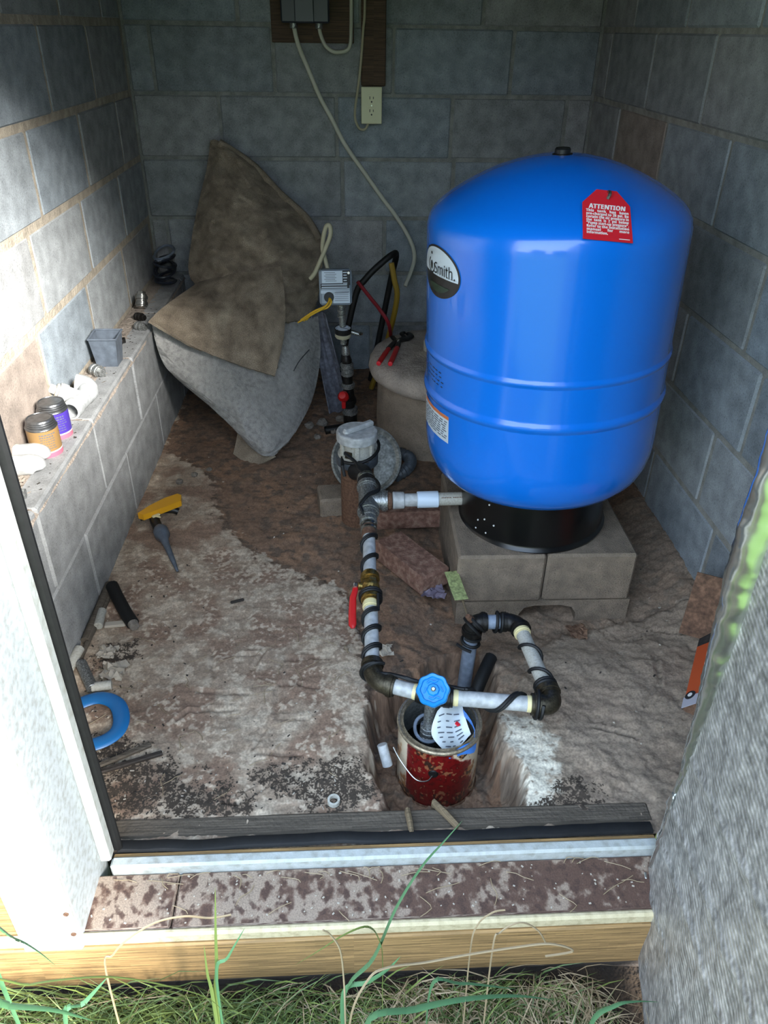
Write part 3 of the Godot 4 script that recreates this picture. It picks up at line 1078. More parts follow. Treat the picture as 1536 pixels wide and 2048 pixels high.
func build_outside() -> void:
	var mb := MB.new()
	var rows := []
	for i in 41:
		var row := []
		for j in 61:
			var z := -0.66 + 0.012 * pow(i, 1.6) if i < 40 else 30.0
			var x: float = (j - 30) * 0.06 if absi(j - 30) < 29 else signf(j - 30) * (1.74 + (absi(j - 30) - 28) * 14.0)
			row.append(Vector3(x, -0.155 + n1.get_noise_2d(x * 8.0, z * 8.0) * 0.012, z))
		rows.append(row)
	mb.sheet(rows)
	var g := put("ground_outside", mb, M.ground_soil)
	structure(g)
	tag(g, "brown earth in front of the sill", "ground")
	mb = MB.new()
	mb.box(Vector3(0, -0.20, 12.6), Vector3(40, 0.16, 25.0))
	var lw := put("lawn", mb, M.lawn)
	tag(lw, "rough green lawn away from the door", "lawn", "", "stuff")

	# a belt of trees across the lawn, which the foil on the door mirrors
	var crown := MB.new()
	for i in 14:
		for j in 22:
			var q := []
			for d in [[0, 0], [0, 1], [1, 1], [1, 0]]:
				var th: float = PI * (i + d[0]) / 14.0
				var ph: float = TAU * ((j + d[1]) % 22) / 22.0
				var p := Vector3(sin(th) * cos(ph), cos(th), sin(th) * sin(ph))
				var k := 1.0 + 0.28 * n1.get_noise_3dv(p * 2.2) + 0.14 * n2.get_noise_3dv(p * 6.0)
				q.append(Vector3(p.x * 1.9, p.y * 1.75 + 2.0, p.z * 1.9) * Vector3(k, 1.0 + (k - 1.0) * 0.6, k))
			crown.quad(q[0], q[1], q[2], q[3])
	var trunk := MB.new()
	trunk.tube([Vector3(0, 0.0, 0), Vector3(0.03, 0.6, 0.02), Vector3(0, 1.2, -0.03), Vector3(0.02, 2.2, 0.0)], [0.20, 0.15, 0.13, 0.08], 10)
	var crown_mesh := crown.mesh(70.0)
	var trunk_mesh := trunk.mesh(60.0)
	rng.seed = 17
	for i in 6:
		var a := lerpf(0.40, 2.05, i / 5.0)
		var r := 16.5 + rng.randf_range(-0.3, 0.3)
		var t := thing("tree", "leafy green tree standing across the lawn opposite the door", "tree", Vector3(cos(a) * r, -0.118, sin(a) * r - 0.6), "trees across the lawn")
		t.rotation.y = rng.randf() * TAU
		t.scale = Vector3.ONE * rng.randf_range(1.0, 1.08)
		put_mesh("crown", crown_mesh, M.tree_leaf, t)
		put_mesh("trunk", trunk_mesh, M.bark, t)

	rng.seed = 99
	var green := MB.new()
	var pale := MB.new()
	var straw := MB.new()
	for i in 13000:
		var x := rng.randf_range(-0.85, 0.55)
		var z := rng.randf_range(-0.645, -0.40)
		var thick := 0.5 + 0.5 * n1.get_noise_2d(x * 4.0 + 3.0, z * 4.0)
		# the turf is greener on the left, drier on the right
		var dry := clampf(0.28 + x * 0.9 + n2.get_noise_2d(x * 5.0, z * 5.0) * 0.5, 0.1, 0.9)
		if z < -0.625 and rng.randf() < 0.6:
			continue
		if x > 0.40 and z < -0.52:
			continue
		var is_dry := rng.randf() < dry
		var len := rng.randf_range(0.04, 0.115) * (0.7 + 0.6 * thick) * (1.0 + 0.5 * smoothstep(-0.1, -0.4, x))
		if i % 22 == 0 and x < 0.1:
			len *= 1.9
		var az := rng.randf() * TAU
		var lean := rng.randf_range(0.25, 1.0) if not is_dry else rng.randf_range(0.8, 1.5)
		var dir := Vector3(cos(az), 0, sin(az))
		if z < -0.60 and dir.z < 0.0 and rng.randf() < 0.7:
			dir.z = -dir.z
		if z + minf(dir.z, 0.0) * len < -0.648:
			dir.z = -dir.z
		var base := Vector3(x, -0.158 + (rng.randf_range(0.0, 0.035) if is_dry else 0.0), z)
		var pts := []
		for k in 4:
			var t := k / 3.0
			var ang := lean * (0.4 + t)
			pts.append(base + (dir * sin(minf(ang, 1.55)) + Vector3.UP * cos(minf(ang, 1.55))) * len * t)
		var side := dir.cross(Vector3.UP).rotated(dir, rng.randf_range(-0.6, 0.6))
		if is_dry:
			ribbon(straw, pts, rng.randf_range(0.0006, 0.0013), side)
		elif rng.randf() < 0.3:
			ribbon(pale, pts, rng.randf_range(0.0009, 0.0020), side)
		else:
			ribbon(green, pts, rng.randf_range(0.0009, 0.0018), side)
	var o := put("turf_grass", green, M.grass, self, 70.0)
	tag(o, "short green turf grass below the pine sill", "grass", "", "stuff")
	o = put("turf_grass", pale, M.grass_light, self, 70.0)
	tag(o, "light green grass tips in the turf below the sill", "grass", "", "stuff")
	o = put("dry_straw", straw, M.straw, self, 70.0)
	tag(o, "dead straw matted in the turf below the sill", "straw", "", "stuff")

	var blades := [
		["tall", [Vector3(-0.014, 0.035, -0.545), Vector3(0.025, 0.117, -0.550), Vector3(0.055, 0.221, -0.560), Vector3(0.087, 0.285, -0.575), Vector3(0.118, 0.327, -0.585), Vector3(0.139, 0.358, -0.590)]],
		["arc", [Vector3(0.039, 0.096, -0.550), Vector3(0.033, 0.171, -0.545), Vector3(0.018, 0.212, -0.540), Vector3(-0.011, 0.206, -0.535), Vector3(-0.044, 0.181, -0.530), Vector3(-0.078, 0.156, -0.525)]],
		["fork", [Vector3(-0.017, 0.028, -0.545), Vector3(0.018, 0.071, -0.540), Vector3(0.045, 0.113, -0.535), Vector3(0.062, 0.157, -0.530)]],
		["upright", [Vector3(-0.186, 0.092, -0.510), Vector3(-0.178, 0.172, -0.515), Vector3(-0.171, 0.257, -0.520), Vector3(-0.163, 0.340, -0.525)]],
		["upright2", [Vector3(-0.189, 0.106, -0.510), Vector3(-0.189, 0.171, -0.510), Vector3(-0.185, 0.243, -0.510)]],
		["side", [Vector3(-0.179, 0.157, -0.510), Vector3(-0.159, 0.211, -0.510), Vector3(-0.133, 0.269, -0.515)]],
		["broadR", [Vector3(0.013, 0.068, -0.490), Vector3(0.080, 0.105, -0.490), Vector3(0.145, 0.125, -0.490), Vector3(0.214, 0.115, -0.495), Vector3(0.273, 0.085, -0.500)]],
		["broadR2", [Vector3(0.103, 0.092, -0.520), Vector3(0.144, 0.102, -0.520), Vector3(0.194, 0.088, -0.520), Vector3(0.223, 0.077, -0.520)]],
		["cornerR", [Vector3(0.334, 0.011, -0.500), Vector3(0.360, 0.063, -0.500), Vector3(0.387, 0.072, -0.500), Vector3(0.422, 0.066, -0.500)]],
		["broadL", [Vector3(-0.433, 0.312, -0.500), Vector3(-0.397, 0.295, -0.500), Vector3(-0.378, 0.266, -0.500), Vector3(-0.364, 0.228, -0.500)]],
		["broadL2", [Vector3(-0.458, 0.218, -0.470), Vector3(-0.414, 0.204, -0.470), Vector3(-0.365, 0.187, -0.470), Vector3(-0.324, 0.153, -0.470)]],
		["longarc", [Vector3(-0.438, 0.228, -0.470), Vector3(-0.385, 0.239, -0.475), Vector3(-0.339, 0.238, -0.480), Vector3(-0.290, 0.227, -0.485), Vector3(-0.236, 0.192, -0.490), Vector3(-0.187, 0.141, -0.495), Vector3(-0.162, 0.086, -0.490)]],
		["diag", [Vector3(-0.361, 0.151, -0.470), Vector3(-0.334, 0.179, -0.480), Vector3(-0.299, 0.226, -0.485)]],
		["straw1", [Vector3(-0.326, 0.148, -0.530), Vector3(-0.310, 0.190, -0.530), Vector3(-0.288, 0.217, -0.535), Vector3(-0.253, 0.235, -0.545), Vector3(-0.216, 0.238, -0.550), Vector3(-0.186, 0.223, -0.555), Vector3(-0.160, 0.220, -0.560)]],
		["straw2", [Vector3(-0.007, 0.047, -0.500), Vector3(0.018, 0.119, -0.520), Vector3(0.045, 0.129, -0.530), Vector3(0.097, 0.118, -0.540), Vector3(0.153, 0.123, -0.545), Vector3(0.223, 0.128, -0.550), Vector3(0.272, 0.133, -0.550), Vector3(0.307, 0.112, -0.550), Vector3(0.269, 0.101, -0.550)]],
		["straw3", [Vector3(0.192, 0.124, -0.550), Vector3(0.202, 0.149, -0.560), Vector3(0.229, 0.163, -0.565), Vector3(0.256, 0.142, -0.565), Vector3(0.271, 0.114, -0.560)]],
		["straw4", [Vector3(-0.013, 0.079, -0.490), Vector3(-0.014, 0.143, -0.510), Vector3(-0.018, 0.198, -0.520), Vector3(-0.030, 0.226, -0.525), Vector3(-0.039, 0.238, -0.525)]],
		["straw5", [Vector3(0.164, 0.100, -0.560), Vector3(0.172, 0.152, -0.570), Vector3(0.192, 0.173, -0.575), Vector3(0.209, 0.178, -0.575)]],
	]
	var look := {
		"tall": ["tall_grass_blade", "tallest wide green grass blade rising across the sill", "grass_tall", 0.0062],
		"arc": ["tall_grass_blade", "green grass blade bent over in a sharp arch before the sill", "grass_light", 0.0038],
		"fork": ["tall_grass_blade", "short green blade forking off beside the tallest grass blade", "grass_tall", 0.0036],
		"upright": ["tall_grass_blade", "thin straight green grass blade standing upright before the sill", "grass_light", 0.0036],
		"upright2": ["tall_grass_blade", "short green blade at the foot of the straight upright blade", "grass_light", 0.0036],
		"side": ["tall_grass_blade", "small green blade leaning off the straight upright blade", "grass_tall", 0.0026],
		"broadR": ["tall_grass_blade", "broad dark green grass blade lying over the dry straw", "grass_tall", 0.0085],
		"broadR2": ["tall_grass_blade", "narrow dark green blade lying behind the broad blade", "grass_tall", 0.0050],
		"cornerR": ["tall_grass_blade", "green blade bending beside the foil covered door", "grass_tall", 0.0050],
		"broadL": ["tall_grass_blade", "broad green grass blade drooping before the white trim board", "grass_tall", 0.0085],
		"broadL2": ["tall_grass_blade", "broad green blade low in the turf before the trim board", "grass_tall", 0.0085],
		"longarc": ["tall_grass_blade", "long yellow-green grass blade arching low over the turf", "grass_light", 0.0028],
		"diag": ["tall_grass_blade", "slanting green blade crossing under the long arching blade", "grass_tall", 0.0045],
		"straw1": ["straw_stem", "dry straw stem curving up over the brown sill end", "straw", 0.0014],
		"straw2": ["straw_stem", "long dry straw stem hooked at its end before the pine board", "straw", 0.0016],
		"straw3": ["straw_stem", "dry straw stem looped above the hooked stem", "straw", 0.0013],
		"straw4": ["straw_stem", "dry straw stem standing beside the tallest grass blade", "straw", 0.0013],
		"straw5": ["straw_stem", "short curled straw stem against the pine board", "straw", 0.0012],
	}
	for bl in blades:
		var spec: Array = look[bl[0]]
		var path: Array = bl[1]
		var root: Vector3 = path[0]
		if root.y > -0.12:
			path.push_front(Vector3(root.x * 1.02, -0.16, root.z + 0.015))
		var mb2 := MB.new()
		if spec[0] == "straw_stem":
			mb2.tube(smooth_path(path, 6), spec[3], 5)
		else:
			ribbon(mb2, smooth_path(path, 6), spec[3], Vector3(1, 0.15, 0.55) if absf(path[-1].x - root.x) < 0.08 else Vector3(0.1, 0.75, 1.0), 0.3)
		var ob := put(spec[0], mb2, M[spec[2]], self, 60.0)
		tag(ob, spec[1], "grass" if spec[0] == "tall_grass_blade" else "straw")


# ---------------------------------------------------------------- pressure tank

const TANK_R := 0.265
var tank_frame := Transform3D(Basis(Vector3.BACK, deg_to_rad(2.3)), Vector3(0.465, 0.163, -1.61))


func on_tank(deg: float, y: float, r := TANK_R) -> Vector3:
	var t := deg_to_rad(deg)
	return Vector3(cos(t) * r, y - 0.163, -sin(t) * r)


# an outline given in (arc metres, height) wrapped on the tank's side
func wrap_flat(mb: MB, outline: PackedVector2Array, deg: float, y: float, r: float) -> void:
	var idx := Geometry2D.triangulate_polygon(outline)
	for i in range(0, idx.size(), 3):
		var p := [outline[idx[i]], outline[idx[i + 1]], outline[idx[i + 2]]]
		if (p[1] - p[0]).cross(p[2] - p[0]) < 0.0:
			p = [p[0], p[2], p[1]]
		split_wrap(mb, p, deg, y, r, 0)


func split_wrap(mb: MB, p: Array, deg: float, y: float, r: float, level: int) -> void:
	var wide: float = maxf(p[0].x, maxf(p[1].x, p[2].x)) - minf(p[0].x, minf(p[1].x, p[2].x))
	if wide > 0.012 and level < 5:
		var k := 0
		var best := 0.0
		for i in 3:
			var d: float = p[i].distance_to(p[(i + 1) % 3])
			if d > best:
				best = d
				k = i
		var a: Vector2 = p[k]
		var b: Vector2 = p[(k + 1) % 3]
		var c: Vector2 = p[(k + 2) % 3]
		var m := (a + b) * 0.5
		split_wrap(mb, [a, m, c], deg, y, r, level + 1)
		split_wrap(mb, [m, b, c], deg, y, r, level + 1)
		return
	var q := []
	for v: Vector2 in p:
		q.append(on_tank(deg + rad_to_deg(v.x / TANK_R), y + v.y, r))
	mb.tri(q[0], q[1], q[2])


func wrap_letters(mb: MB, pts: PackedVector3Array, deg: float, y: float, r: float, ox := 0.0, oy := 0.0, sx := 1.0, sy := 1.0) -> void:
	for i in range(0, pts.size(), 3):
		var q := []
		for k in 3:
			var p := pts[i + k]
			q.append(on_tank(deg + rad_to_deg((p.x * sx + ox) / TANK_R), y + p.y * sy + oy, r))
		mb.tri(q[0], q[1], q[2])


func ellipse(a: float, b: float, n := 48, from := 0.0, to := TAU) -> PackedVector2Array:
	var o := PackedVector2Array()
	for i in (n if absf(to - from - TAU) < 0.001 else n + 1):
		var t := lerpf(from, to, float(i) / n)
		o.append(Vector2(cos(t) * a, sin(t) * b))
	return o


func rect(x0: float, y0: float, x1: float, y1: float) -> PackedVector2Array:
	return PackedVector2Array([Vector2(x0, y0), Vector2(x1, y0), Vector2(x1, y1), Vector2(x0, y1)])


func build_tank() -> void:
	var t := thing("pressure_tank", "large glossy blue well pressure tank on a black base", "water tank")
	t.transform = tank_frame
	var mb := MB.new()
	var prof := []
	for p in [[0.0, 0.300], [0.165, 0.292], [0.185, 0.294], [0.210, 0.303], [0.230, 0.315], [0.246, 0.333], [0.256, 0.354], [0.262, 0.378], [0.2645, 0.400], [0.265, 0.420], [0.265, 0.514], [0.2668, 0.518], [0.2698, 0.523], [0.2706, 0.528], [0.2698, 0.533], [0.2668, 0.538], [0.265, 0.542], [0.265, 0.6115], [0.2664, 0.615], [0.2685, 0.619], [0.2690, 0.622], [0.2685, 0.625], [0.2664, 0.629], [0.265, 0.6325], [0.265, 0.858], [0.2643, 0.872], [0.2615, 0.885], [0.2560, 0.896], [0.2470, 0.907], [0.2340, 0.918], [0.2150, 0.931], [0.190, 0.946], [0.160, 0.961], [0.127, 0.975], [0.092, 0.986], [0.055, 0.994], [0.022, 0.997], [0.0, 0.997]]:
		prof.append(Vector2(p[0], p[1] - 0.163))
	mb.lathe(prof, 128)
	put("tank_body", mb, M.tank_blue, t, 50.0)
	mb = MB.new()
	mb.lathe([Vector2(0.183, 0.0), Vector2(0.184, 0.004), Vector2(0.179, 0.010), Vector2(0.176, 0.016), Vector2(0.174, 0.10), Vector2(0.172, 0.128), Vector2(0.163, 0.134), Vector2(0.158, 0.131)], 96)
	mb.lathe([Vector2(0.158, 0.131), Vector2(0.168, 0.12), Vector2(0.172, 0.016), Vector2(0.183, 0.0)], 96)
	var base := put("base_ring", mb, M.black_gloss, t, 40.0)
	rng.seed = 31
	mb = MB.new()
	for s in [[-137.0, 0.104], [-132.0, 0.052], [-141.0, 0.058], [-148.0, 0.046], [-139.0, 0.022], [-150.0, 0.020], [-145.0, 0.012]]:
		var c := on_tank(s[0], 0.163 + s[1], 0.1755)
		var nrm := Vector3(c.x, 0, c.z).normalized()
		mb.cyl(c - nrm * 0.001, c + nrm * 0.0012, 0.0022, -1, 8)
	put("paint_specks", mb, M.white_print, base).set_meta("kind", "stuff")
	# air valve cap on top
	mb = MB.new()
	mb.lathe([Vector2(0.0, 0.830), Vector2(0.020, 0.830), Vector2(0.020, 0.8350), Vector2(0.0155, 0.836), Vector2(0.0155, 0.8435), Vector2(0.0135, 0.846), Vector2(0.0, 0.846)], 28)
	put("valve_cap", mb, M.black_plastic, t)
	# oval maker's sticker
	mb = MB.new()
	wrap_flat(mb, ellipse(0.0815, 0.0505), -162.0, 0.802, TANK_R + 0.0012)
	var st := put("oval_sticker", mb, M.sticker_black, t, 60.0)
	mb = MB.new()
	var up := ellipse(0.0765, 0.0465, 40, -0.16, PI + 0.16)
	wrap_flat(mb, up, -162.0, 0.802, TANK_R + 0.0018)
	put("white_field", mb, M.sticker_white, st, 60.0)
	mb = MB.new()
	var low := ellipse(0.060, 0.038, 30, PI + 0.62, TAU - 0.62)
	wrap_flat(mb, low, -162.0, 0.800, TANK_R + 0.0018)
	put("green_field", mb, M.sticker_green, st, 60.0)
	mb = MB.new()
	var tx := letters("Smith.", 0.0225, 0.0)
	wrap_letters(mb, tx, -162.0, 0.802, TANK_R + 0.0030, -0.011, 0.007, 0.92, 1.0)
	# ring emblem before the name: an open ring round a dot, a dash above
	for k in 22:
		var a0 := lerpf(-0.2, PI + 1.2, k / 22.0) + PI * 0.75
		var a1 := lerpf(-0.2, PI + 1.2, (k + 1) / 22.0) + PI * 0.75
		wrap_flat(mb, PackedVector2Array([Vector2(cos(a0), sin(a0)) * 0.013 + Vector2(-0.027, 0.008), Vector2(cos(a0), sin(a0)) * 0.017 + Vector2(-0.027, 0.008), Vector2(cos(a1), sin(a1)) * 0.017 + Vector2(-0.027, 0.008), Vector2(cos(a1), sin(a1)) * 0.013 + Vector2(-0.027, 0.008)]), -162.0, 0.802, TANK_R + 0.0024)
	var dot := ellipse(0.006, 0.009, 16)
	for i in dot.size():
		dot[i] += Vector2(-0.027, 0.008)
	wrap_flat(mb, dot, -162.0, 0.802, TANK_R + 0.0024)
	wrap_flat(mb, rect(-0.031, 0.029, -0.023, 0.034), -162.0, 0.802, TANK_R + 0.0024)
	put("lettering", mb, M.ink, st, 60.0)
	# rating label below the lower band
	mb = MB.new()
	wrap_flat(mb, rect(-0.14, -0.032, 0.0, 0.032), -150.0, 0.472, TANK_R + 0.0012)
	var rl := put("rating_label", mb, M.sticker_white, t, 60.0)
	mb = MB.new()
	wrap_flat(mb, rect(-0.13, 0.024, 0.0, 0.032), -150.0, 0.472, TANK_R + 0.0017)
	put("orange_strip", mb, M.sticker_orange, rl, 60.0)
	mb = MB.new()
	for k in 8:
		var x := -0.128
		while x < -0.012:
			var w := rng.randf_range(0.006, 0.022)
			wrap_flat(mb, rect(x, 0.016 - k * 0.0056, minf(x + w, -0.005), 0.0185 - k * 0.0056), -150.0, 0.472, TANK_R + 0.0018)
			x += w + rng.randf_range(0.002, 0.008)
	put("small_print", mb, M.ink_grey, rl, 60.0)
	# faint print stamped between the bands
	mb = MB.new()
	for k in 4:
		var x := -0.10
		while x < 0.015:
			var w := rng.randf_range(0.004, 0.012)
			wrap_flat(mb, rect(x, 0.02 - k * 0.010, x + w, 0.0222 - k * 0.010), -160.0, 0.572, TANK_R + 0.0007)
			x += w + rng.randf_range(0.003, 0.010)
	put("stamped_print", mb, M.ink, t, 60.0)

	# red warning tag hung on the shoulder
	var q := thing("warning_tag", "red cardboard warning tag hung on the shoulder of the blue tank", "tag")
	var xx := Vector3(0.0890, -0.0080, -0.0020).normalized()
	var yy := Vector3(0.0015, 0.0715, -0.0665).normalized()
	yy = (yy - xx * yy.dot(xx)).normalized()
	q.transform = Transform3D(Basis(xx, yy, xx.cross(yy)), Vector3(0.4615, 0.8915, -1.3495))
	mb = MB.new()
	mb.prism(PackedVector2Array([Vector2(-0.0455, 0.0), Vector2(0.0455, 0.0), Vector2(0.0425, 0.070), Vector2(0.0190, 0.0975), Vector2(-0.0185, 0.0975), Vector2(-0.0450, 0.070)]), 0.0, 0.0012)
	put("card", mb, M.tag_red, q)
	mb = MB.new()
	var head := letters("ATTENTION", 0.0088, 1.2, false)
	add_letters(mb, head, Transform3D(Basis(Vector3(1.02, 0, 0), Vector3(0.10, 1, 0), Vector3.BACK), Vector3(0, 0.064, 0.0015)))
	var lines := ["This   tank   has   been", "pre-charged to 28 psi. Be", "certain the air pressure in", "the  tank  is  2  psi  below", "\"Pump start-up pressure\".", "Refer to the installation", "manual      for      more", "information."]
	for i in lines.size():
		var l := letters(lines[i], 0.0050, 0.7)
		var wl := 0.0
		for p in l:
			wl = maxf(wl, p.x)
		var k: float = 0.078 / wl if i < 7 else 0.95
		add_letters(mb, l, Transform3D(Basis(Vector3(k, 0, 0), Vector3.UP, Vector3.BACK), Vector3(-0.039, 0.0555 - i * 0.0060, 0.0015)))
	mb.prism(rect(0.020, 0.0045, 0.040, 0.0058), 0.0011, 0.0016)
	put("lettering", mb, M.white_print, q, 10.0)
	mb = MB.new()
	mb.tube(smooth_path([Vector3(0.001, 0.080, 0.002), Vector3(0.003, 0.086, 0.007), Vector3(0.004, 0.092, 0.005), Vector3(0.003, 0.097, -0.004)], 5), 0.0032, 8)
	put("eyelet_bead", mb, M.steel, q)


# ---------------------------------------------------------------- water pipes by the door

# points of a helix round the line a..b
func helix(a: Vector3, b: Vector3, r: float, turns: float, phase := 0.0, n := 16) -> Array:
	var f := MB.frame(a, b)
	var h := a.distance_to(b)
	var out := []
	var m := int(ceil(absf(turns) * n)) + 1
	for i in m + 1:
		var t := float(i) / m
		var an := phase + TAU * turns * t
		out.append(f * Vector3(cos(an) * r, h * t, sin(an) * r))
	return out


func pipe(parent: Node, called: String, a: Vector3, b: Vector3, r: float, m: Material, segs := 24, bevel := 0.0015) -> MeshInstance3D:
	var mb := MB.new()
	mb.cyl(a, b, r, -1, segs, bevel)
	return put(called, mb, m, parent)


# a fitting: ridged collar(s) along a..b
func collar(mb: MB, a: Vector3, b: Vector3, r: float, ridge := 0.15, n := 2) -> void:
	var h := a.distance_to(b)
	var pr := [Vector2(0, 0), Vector2(r, 0)]
	for k in n:
		var y0 := h * (k + 0.25) / n
		var y1 := h * (k + 0.75) / n
		pr.append_array([Vector2(r, y0 - h * 0.03), Vector2(r * (1 + ridge), y0), Vector2(r * (1 + ridge), y1), Vector2(r, y1 + h * 0.03)])
	pr.append_array([Vector2(r, h), Vector2(0, h)])
	mb.lathe(pr, 20, MB.frame(a, b))


func bend(mb: MB, a: Vector3, c: Vector3, b: Vector3, r: float) -> void:
	var pts := []
	for i in 11:
		var t := i / 10.0
		pts.append(a.lerp(c, t).lerp(c.lerp(b, t), t))
	mb.tube(pts, r, 20)


func build_plumbing() -> void:
	var R := 0.0152
	var tee := Vector3(0.052, 0.195, -1.625)
	var e1 := Vector3(0.045, 0.110, -1.083)
	var val := Vector3(0.159, 0.110, -1.039)
	var e2 := Vector3(0.390, 0.110, -1.005)
	var e3 := Vector3(0.369, 0.105, -1.256)
	var e4 := Vector3(0.272, 0.105, -1.258)
	var run := thing("water_pipe_run", "white plastic water pipe run from the well tee round the paint can", "pipe")
	var d1 := (e1 - tee).normalized()
	var L := tee.distance_to(e1)
	# galvanised tee and reducer
	var mb := MB.new()
	mb.cyl(tee - d1 * 0.060, tee + d1 * 0.045, 0.0235, -1, 24, 0.003)
	collar(mb, tee - d1 * 0.062, tee - d1 * 0.042, 0.026, 0.08, 1)
	collar(mb, tee + d1 * 0.030, tee + d1 * 0.052, 0.0255, 0.08, 1)
	var out := Vector3(1, 0.02, 0.07).normalized()
	mb.cyl(tee, tee + out * 0.045, 0.0225, -1, 24, 0.002)
	collar(mb, tee + out * 0.032, tee + out * 0.050, 0.0255, 0.08, 1)
	put("galvanised_tee", mb, M.galvanised, run)
	mb = MB.new()
	collar(mb, tee + d1 * 0.052, tee + d1 * 0.090, 0.0185, 0.18, 2)
	put("threaded_nipple", mb, M.galvanised, run)
	mb = MB.new()
	collar(mb, tee + d1 * 0.090, tee + d1 * 0.118, 0.0165, 0.25, 2)
	put("hose_clamp", mb, M.steel, run)
	mb = MB.new()
	mb.cyl(tee + d1 * 0.085, tee + d1 * 0.135, 0.0175, -1, 20, 0.001)
	put("rusty_coupling", mb, M.rusty_casing, run)
	# pipe towards the door, brass ball valve with a red lever
	pipe(run, "pvc_pipe", tee + d1 * 0.125, tee + d1 * 0.262, R, M.pvc)
	var v0 := tee + d1 * 0.262
	mb = MB.new()
	mb.cyl(v0, v0 + d1 * 0.072, 0.0185, -1, 8, 0.002)
	collar(mb, v0 - d1 * 0.006, v0 + d1 * 0.018, 0.0185, 0.18, 1)
	collar(mb, v0 + d1 * 0.054, v0 + d1 * 0.080, 0.0185, 0.18, 1)
	mb.lathe([Vector2(0, 0), Vector2(0.012, 0.0), Vector2(0.021, 0.012), Vector2(0.0215, 0.022), Vector2(0.012, 0.036), Vector2(0, 0.036)], 20, MB.frame(v0 + d1 * 0.018, v0 + d1 * 0.06))
	mb.cyl(v0 + d1 * 0.036, v0 + d1 * 0.036 + Vector3(-0.028, 0.006, 0), 0.009, -1, 12, 0.001)
	var bv := put("ball_valve", mb, M.brass, run)
	mb = MB.new()
	var hv := v0 + d1 * 0.036 + Vector3(-0.029, 0.006, 0)
	mb.cyl(hv, hv + Vector3(-0.009, 0.002, 0), 0.0075, -1, 6, 0.001)
	put("lever_nut", mb, M.steel, bv)
	mb = MB.new()
	mb.tube([hv + Vector3(-0.003, 0, -0.006), hv + Vector3(-0.005, -0.004, 0.012), hv + Vector3(-0.010, -0.012, 0.026), hv + Vector3(-0.012, -0.030, 0.060), hv + Vector3(-0.012, -0.040, 0.085), hv + Vector3(-0.011, -0.043, 0.092)], [0.006, 0.0065, 0.0075, 0.0085, 0.0085, 0.004], 10, false, 0.6)
	put("red_lever", mb, M.handle_red, bv)
	mb = MB.new()
	collar(mb, v0 + d1 * 0.080, v0 + d1 * 0.100, 0.0165, 0.10, 1)
	put("pvc_adapter", mb, M.pvc_yellow, run)
	var far := e1 - d1 * 0.045
	pipe(run, "pvc_pipe", v0 + d1 * 0.098, far, R, M.pvc)
	# elbow, pipe, gate valve with blue wheel, pipe, elbow
	var d2 := (val - e1).normalized()
	var d3 := (e2 - val).normalized()
	mb = MB.new()
	bend(mb, e1 - d1 * 0.034, e1, e1 + d2 * 0.030, 0.0195)
	collar(mb, e1 - d1 * 0.048, e1 - d1 * 0.030, 0.021, 0.10, 1)
	collar(mb, e1 + d2 * 0.028, e1 + d2 * 0.046, 0.021, 0.10, 1)
	put("brass_elbow", mb, M.brass_dull, run)
	pipe(run, "pvc_pipe", e1 + d2 * 0.045, val - d2 * 0.034, R, M.pvc)
	mb = MB.new()
	collar(mb, val - d2 * 0.038, val - d2 * 0.030, R * 1.03, 0.02, 1)
	put("pvc_adapter", mb, M.pvc_yellow, run)
	mb = MB.new()
	mb.cyl(val - d2 * 0.030, val + d3 * 0.036, 0.0165, -1, 8, 0.002)
	collar(mb, val + d3 * 0.016, val + d3 * 0.040, 0.0195, 0.06, 1)
	collar(mb, val - d2 * 0.030, val - d2 * 0.012, 0.0195, 0.06, 1)
	var up := Vector3(-0.06, 0.86, 0.50).normalized()
	mb.lathe([Vector2(0, 0), Vector2(0.016, 0), Vector2(0.015, 0.020), Vector2(0.009, 0.026), Vector2(0.007, 0.040), Vector2(0, 0.040)], 16, MB.frame(val, val + up))
	var gv := put("gate_valve", mb, M.dark_metal, run)
	# hand wheel: lobed rim, recessed web with raised strokes, hub screw
	mb = MB.new()
	var wf := MB.frame(val + up * 0.040, val + up * 0.060)
	var outl := []
	for i in 72:
		var a := TAU * i / 72.0
		var rr: float = 0.0305 + 0.0011 * cos(a * 8.0 + 0.4)
		outl.append(Vector2(cos(a), -sin(a)) * rr)
	var keep := mb.x
	mb.x = wf
	for i in 72:
		var p: Vector2 = outl[i]
		var q: Vector2 = outl[(i + 1) % 72]
		var ring := [[1.0, 0.000], [1.04, 0.004], [1.02, 0.010], [0.95, 0.0125], [0.80, 0.0115], [0.74, 0.0075], [0.40, 0.0080], [0.32, 0.0120], [0.16, 0.0125], [0.0, 0.0125]]
		for k in ring.size() - 1:
			var s0: float = ring[k][0]
			var s1: float = ring[k + 1][0]
			var a := Vector3(p.x * s0, ring[k][1], p.y * s0)
			var b := Vector3(q.x * s0, ring[k][1], q.y * s0)
			var c := Vector3(q.x * s1, ring[k + 1][1], q.y * s1)
			var d := Vector3(p.x * s1, ring[k + 1][1], p.y * s1)
			mb.quad(a, b, c, d)
		mb.tri(Vector3.ZERO, Vector3(q.x, 0, q.y), Vector3(p.x, 0, p.y))
	mb.x = keep
	var wheel := put("hand_wheel", mb, M.wheel_blue, gv, 45.0)
	mb = MB.new()
	mb.x = wf
	for s: float in [-1.0, 1.0]:
		mb.tube(smooth_path([Vector3(-0.010, 0.0105, s * 0.0135), Vector3(-0.003, 0.0105, s * 0.0175), Vector3(0.004, 0.0105, s * 0.0140), Vector3(0.011, 0.0105, s * 0.0175)], 4), 0.0016, 6)
	for s: float in [-1.0, 1.0]:
		mb.tube([Vector3(s * 0.0135, 0.0100, -0.005), Vector3(s * 0.0175, 0.0100, 0.005)], 0.0014, 6)
	put("raised_strokes", mb, M.wheel_blue, wheel)
